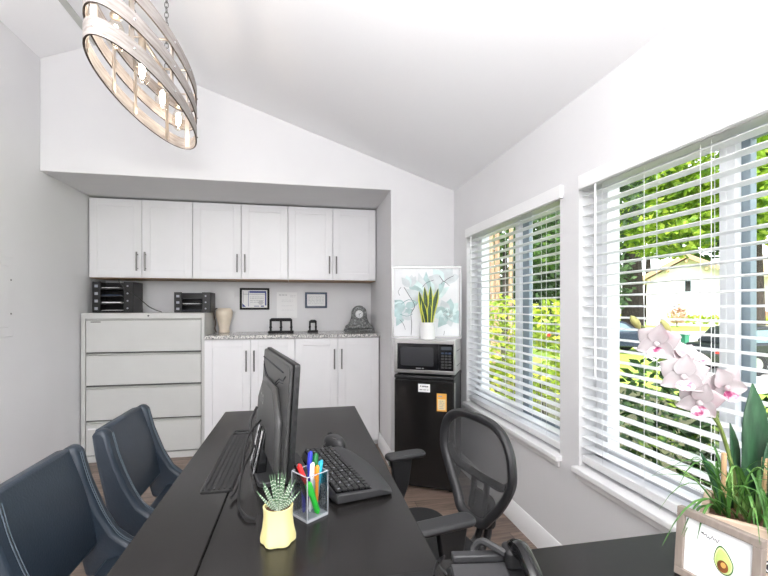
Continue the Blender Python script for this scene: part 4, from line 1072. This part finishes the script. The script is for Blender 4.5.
m = MB(); m.prism([(-hw-.55,ev-.55),(0.1,ap-.35),(hw+1.15,ev-.5),(hw+1.15,ev-.1),(0.1,ap+.08),(-hw-.55,ev-.12)], -1.0, -.88, 'xz'); m.build('fascia', M_fascia, ho)
for x, z in ((-3.2,5.1),(-1.5,6.1),(.1,7.0),(1.8,6.1),(3.6,5.2)):
    MB().box(x-.12, x+.12, -.95, .05, z-.25, z).build('rafter_end', M_fascia, ho)
wn = MB().box(-.05,.55,-.03,.05,3.6,4.9).build('window', M_vinylb, ho); MB().box(.02,.48,-.05,-.03,3.7,4.8).build('pane', M_screen, wn)
MB().box(hw+.6, 15, 3, 9, 0, 5.6).build('wing_wall', M_stucco, ho)
m = MB(); m.prism([(1.6,5.35),(6,7.7),(10.4,5.35),(10.4,5.15),(6,7.4),(1.6,5.1)], 4.0, 15.5, 'yz'); m.build('wing_roof', M_tan, ho)
wn = MB().box(6.9,9.4,2.9,3.05,2.9,5.0).build('window', M_trim, ho); MB().box(7.05,8.05,2.86,2.9,3.05,4.85).build('pane', mat('curtained_pane', (.55,.58,.52), .3), wn); MB().box(8.25,9.25,2.86,2.9,3.05,4.85).build('pane', mat('curtained_pane_b', (.48,.52,.46), .3), wn)
wn = MB().box(7.0,8.4,2.9,3.05,.7,1.3).build('window', M_trim, ho); MB().box(7.1,8.3,2.86,2.9,.78,1.22).build('pane', M_screen, wn)
o = MB(); o.M = Matrix.Translation((40.3,38.0,GZ)) @ Matrix.Rotation(R(-46.6), 4, 'Z'); o.box(6.2, 16, .6, .9, 0, 1.6)
tag(o.build('garden_wall', mat('brick_red', (.42,.20,.13), .9, var=.2, vscale=4)), 'low red brick wall in front of the white house wing', 'wall')
x, y = gpt(685, 352, GZ)
o = MB(); o.box(x-.11, x+.11, y-.11, y+.11, GZ, GZ+.75); o.box(x-.13, x+.13, y-.13, y+.13, GZ+.75, GZ+.79)
tag(o.build('utility_post', mat('utility_green', (.02,.15,.08), .5)), 'short green utility post at the street edge beyond the orchid', 'utility post')

def car(label, x, y, rz, paint):
    o = thing('car', label, 'car', (x, y, GZ+.01), rz)
    body = [(-2.2,.30),(-2.25,.62),(-2.15,.85),(-1.2,.95),(1.45,.93),(2.1,.80),(2.25,.55),(2.2,.28)]
    MB().prism(body, -.88, .88, 'xz').build('body', paint, o, bevel=.06, seg=3)
    cab = [(-1.9,.90),(-1.45,1.36),(-1.1,1.43),(.25,1.43),(.55,1.36),(1.25,.92)]
    MB().prism(cab, -.76, .76, 'xz').build('cabin', paint, o, bevel=.05, seg=3)
    for s in (-1,1):
        for q in ([(-1.7,.96),(-1.36,1.32),(-.5,1.35),(-.5,.96)], [(-.42,.96),(-.42,1.35),(.22,1.35),(.5,1.28),(.98,.96)]):
            MB().prism(q, s*.755, s*.775, 'xz').build('window', mat('car_glass', (.16,.22,.26), .08), o)
        for xx in (-1.4, 1.4):
            t = MB().tube([(xx, s*.68, .33), (xx, s*.90, .33)], .34, 20).build('wheel', M_blackm, o)
            MB().tube([(xx, s*.895, .33), (xx, s*.915, .33)], .21, 14).build('hubcap', M_silver, t)
    for s in (-1,1): MB().box(-2.26,-2.16,s*.62-.14,s*.62+.14,.62,.76).build('tail_light', M_red, o)
x, y = gpt(775, 372, GZ); car('black car parked across the street, largest of the two', x, y, R(-11), mat('car_black', (.012,.014,.018), .3, coat=.2))
x, y = gpt(604, 352, GZ); car('dark blue car parked farther off, beside the evergreen trunk', x, y, R(-11), mat('car_blue', (.012,.02,.035), .3, coat=.2))

# ------------------------------------------------------------------ light
wd = bpy.data.worlds.new('sky'); bpy.context.scene.world = wd; wd.use_nodes = True; nt = wd.node_tree
sk = nt.nodes.new('ShaderNodeTexSky'); sk.sky_type = 'NISHITA'; sk.sun_disc = False; sk.sun_elevation = R(55); sk.sun_rotation = R(200); sk.air_density = 1.0; sk.dust_density = 1.5
bg = nt.nodes['Background']; bg.inputs['Strength'].default_value = .36
hs_ = nt.nodes.new('ShaderNodeHueSaturation'); hs_.inputs['Saturation'].default_value = .28; nt.links.new(sk.outputs[0], hs_.inputs['Color']); nt.links.new(hs_.outputs[0], bg.inputs[0])
def light(kind, name, loc, rot, energy, size=.1, col=(1,1,1), size_y=None):
    l = bpy.data.lights.new(name, kind); l.energy = energy; l.color = col
    if kind == 'AREA':
        l.size = size
        if size_y: l.shape = 'RECTANGLE'; l.size_y = size_y
    elif kind == 'SUN': l.angle = R(.6)
    else: l.shadow_soft_size = size
    o = bpy.data.objects.new(name, l); C.objects.link(o); o.location = loc; o.rotation_euler = rot; return o
s = light('SUN', 'sun', (0,0,20), (0,0,0), 3.1, col=(1,.95,.86))
s.rotation_euler = Vector((.22,.75,-.95)).to_track_quat('-Z','Y').to_euler()
light('AREA', 'bounce_flash', (-.1,-.35,1.75), (math.pi*1.03,0,0), 24, .9, (1,.985,.97), 1.2)
light('AREA', 'ceiling_fill', (-.1,.25,1.92), (R(166),0,0), 17, .9, (1,.99,.98), .7)  # added unseen uplight that brightens the ceiling, no fixture there
light('AREA', 'rear_fill', (-.2,-1.5,1.2), (R(77),0,0), 28, 2.4, (.985,.99,1), 2.0)  # added unseen fill light; the rear wall is closed, without a window
f = light('POINT', 'camera_flash', (.02,-.40,1.72), (0,0,0), 4.5, .05, (1,.99,.98))

# ------------------------------------------------------------------ camera
cd = bpy.data.cameras.new('camera'); cam = bpy.data.objects.new('camera', cd); C.objects.link(cam)
cam.location = (0,0,1.22); cam.rotation_euler = (R(90), 0, -TH)
cd.sensor_width = 36; cd.sensor_fit = 'HORIZONTAL'; cd.lens = 420/768*36; cd.shift_y = 19/768; cd.clip_start = .02; cd.clip_end = 500
sc = bpy.context.scene; sc.camera = cam
sc.view_settings.view_transform = 'Standard'; sc.view_settings.look = 'None'; sc.view_settings.gamma = 1; sc.view_settings.exposure = 1.25; sc.view_settings.use_curve_mapping = False
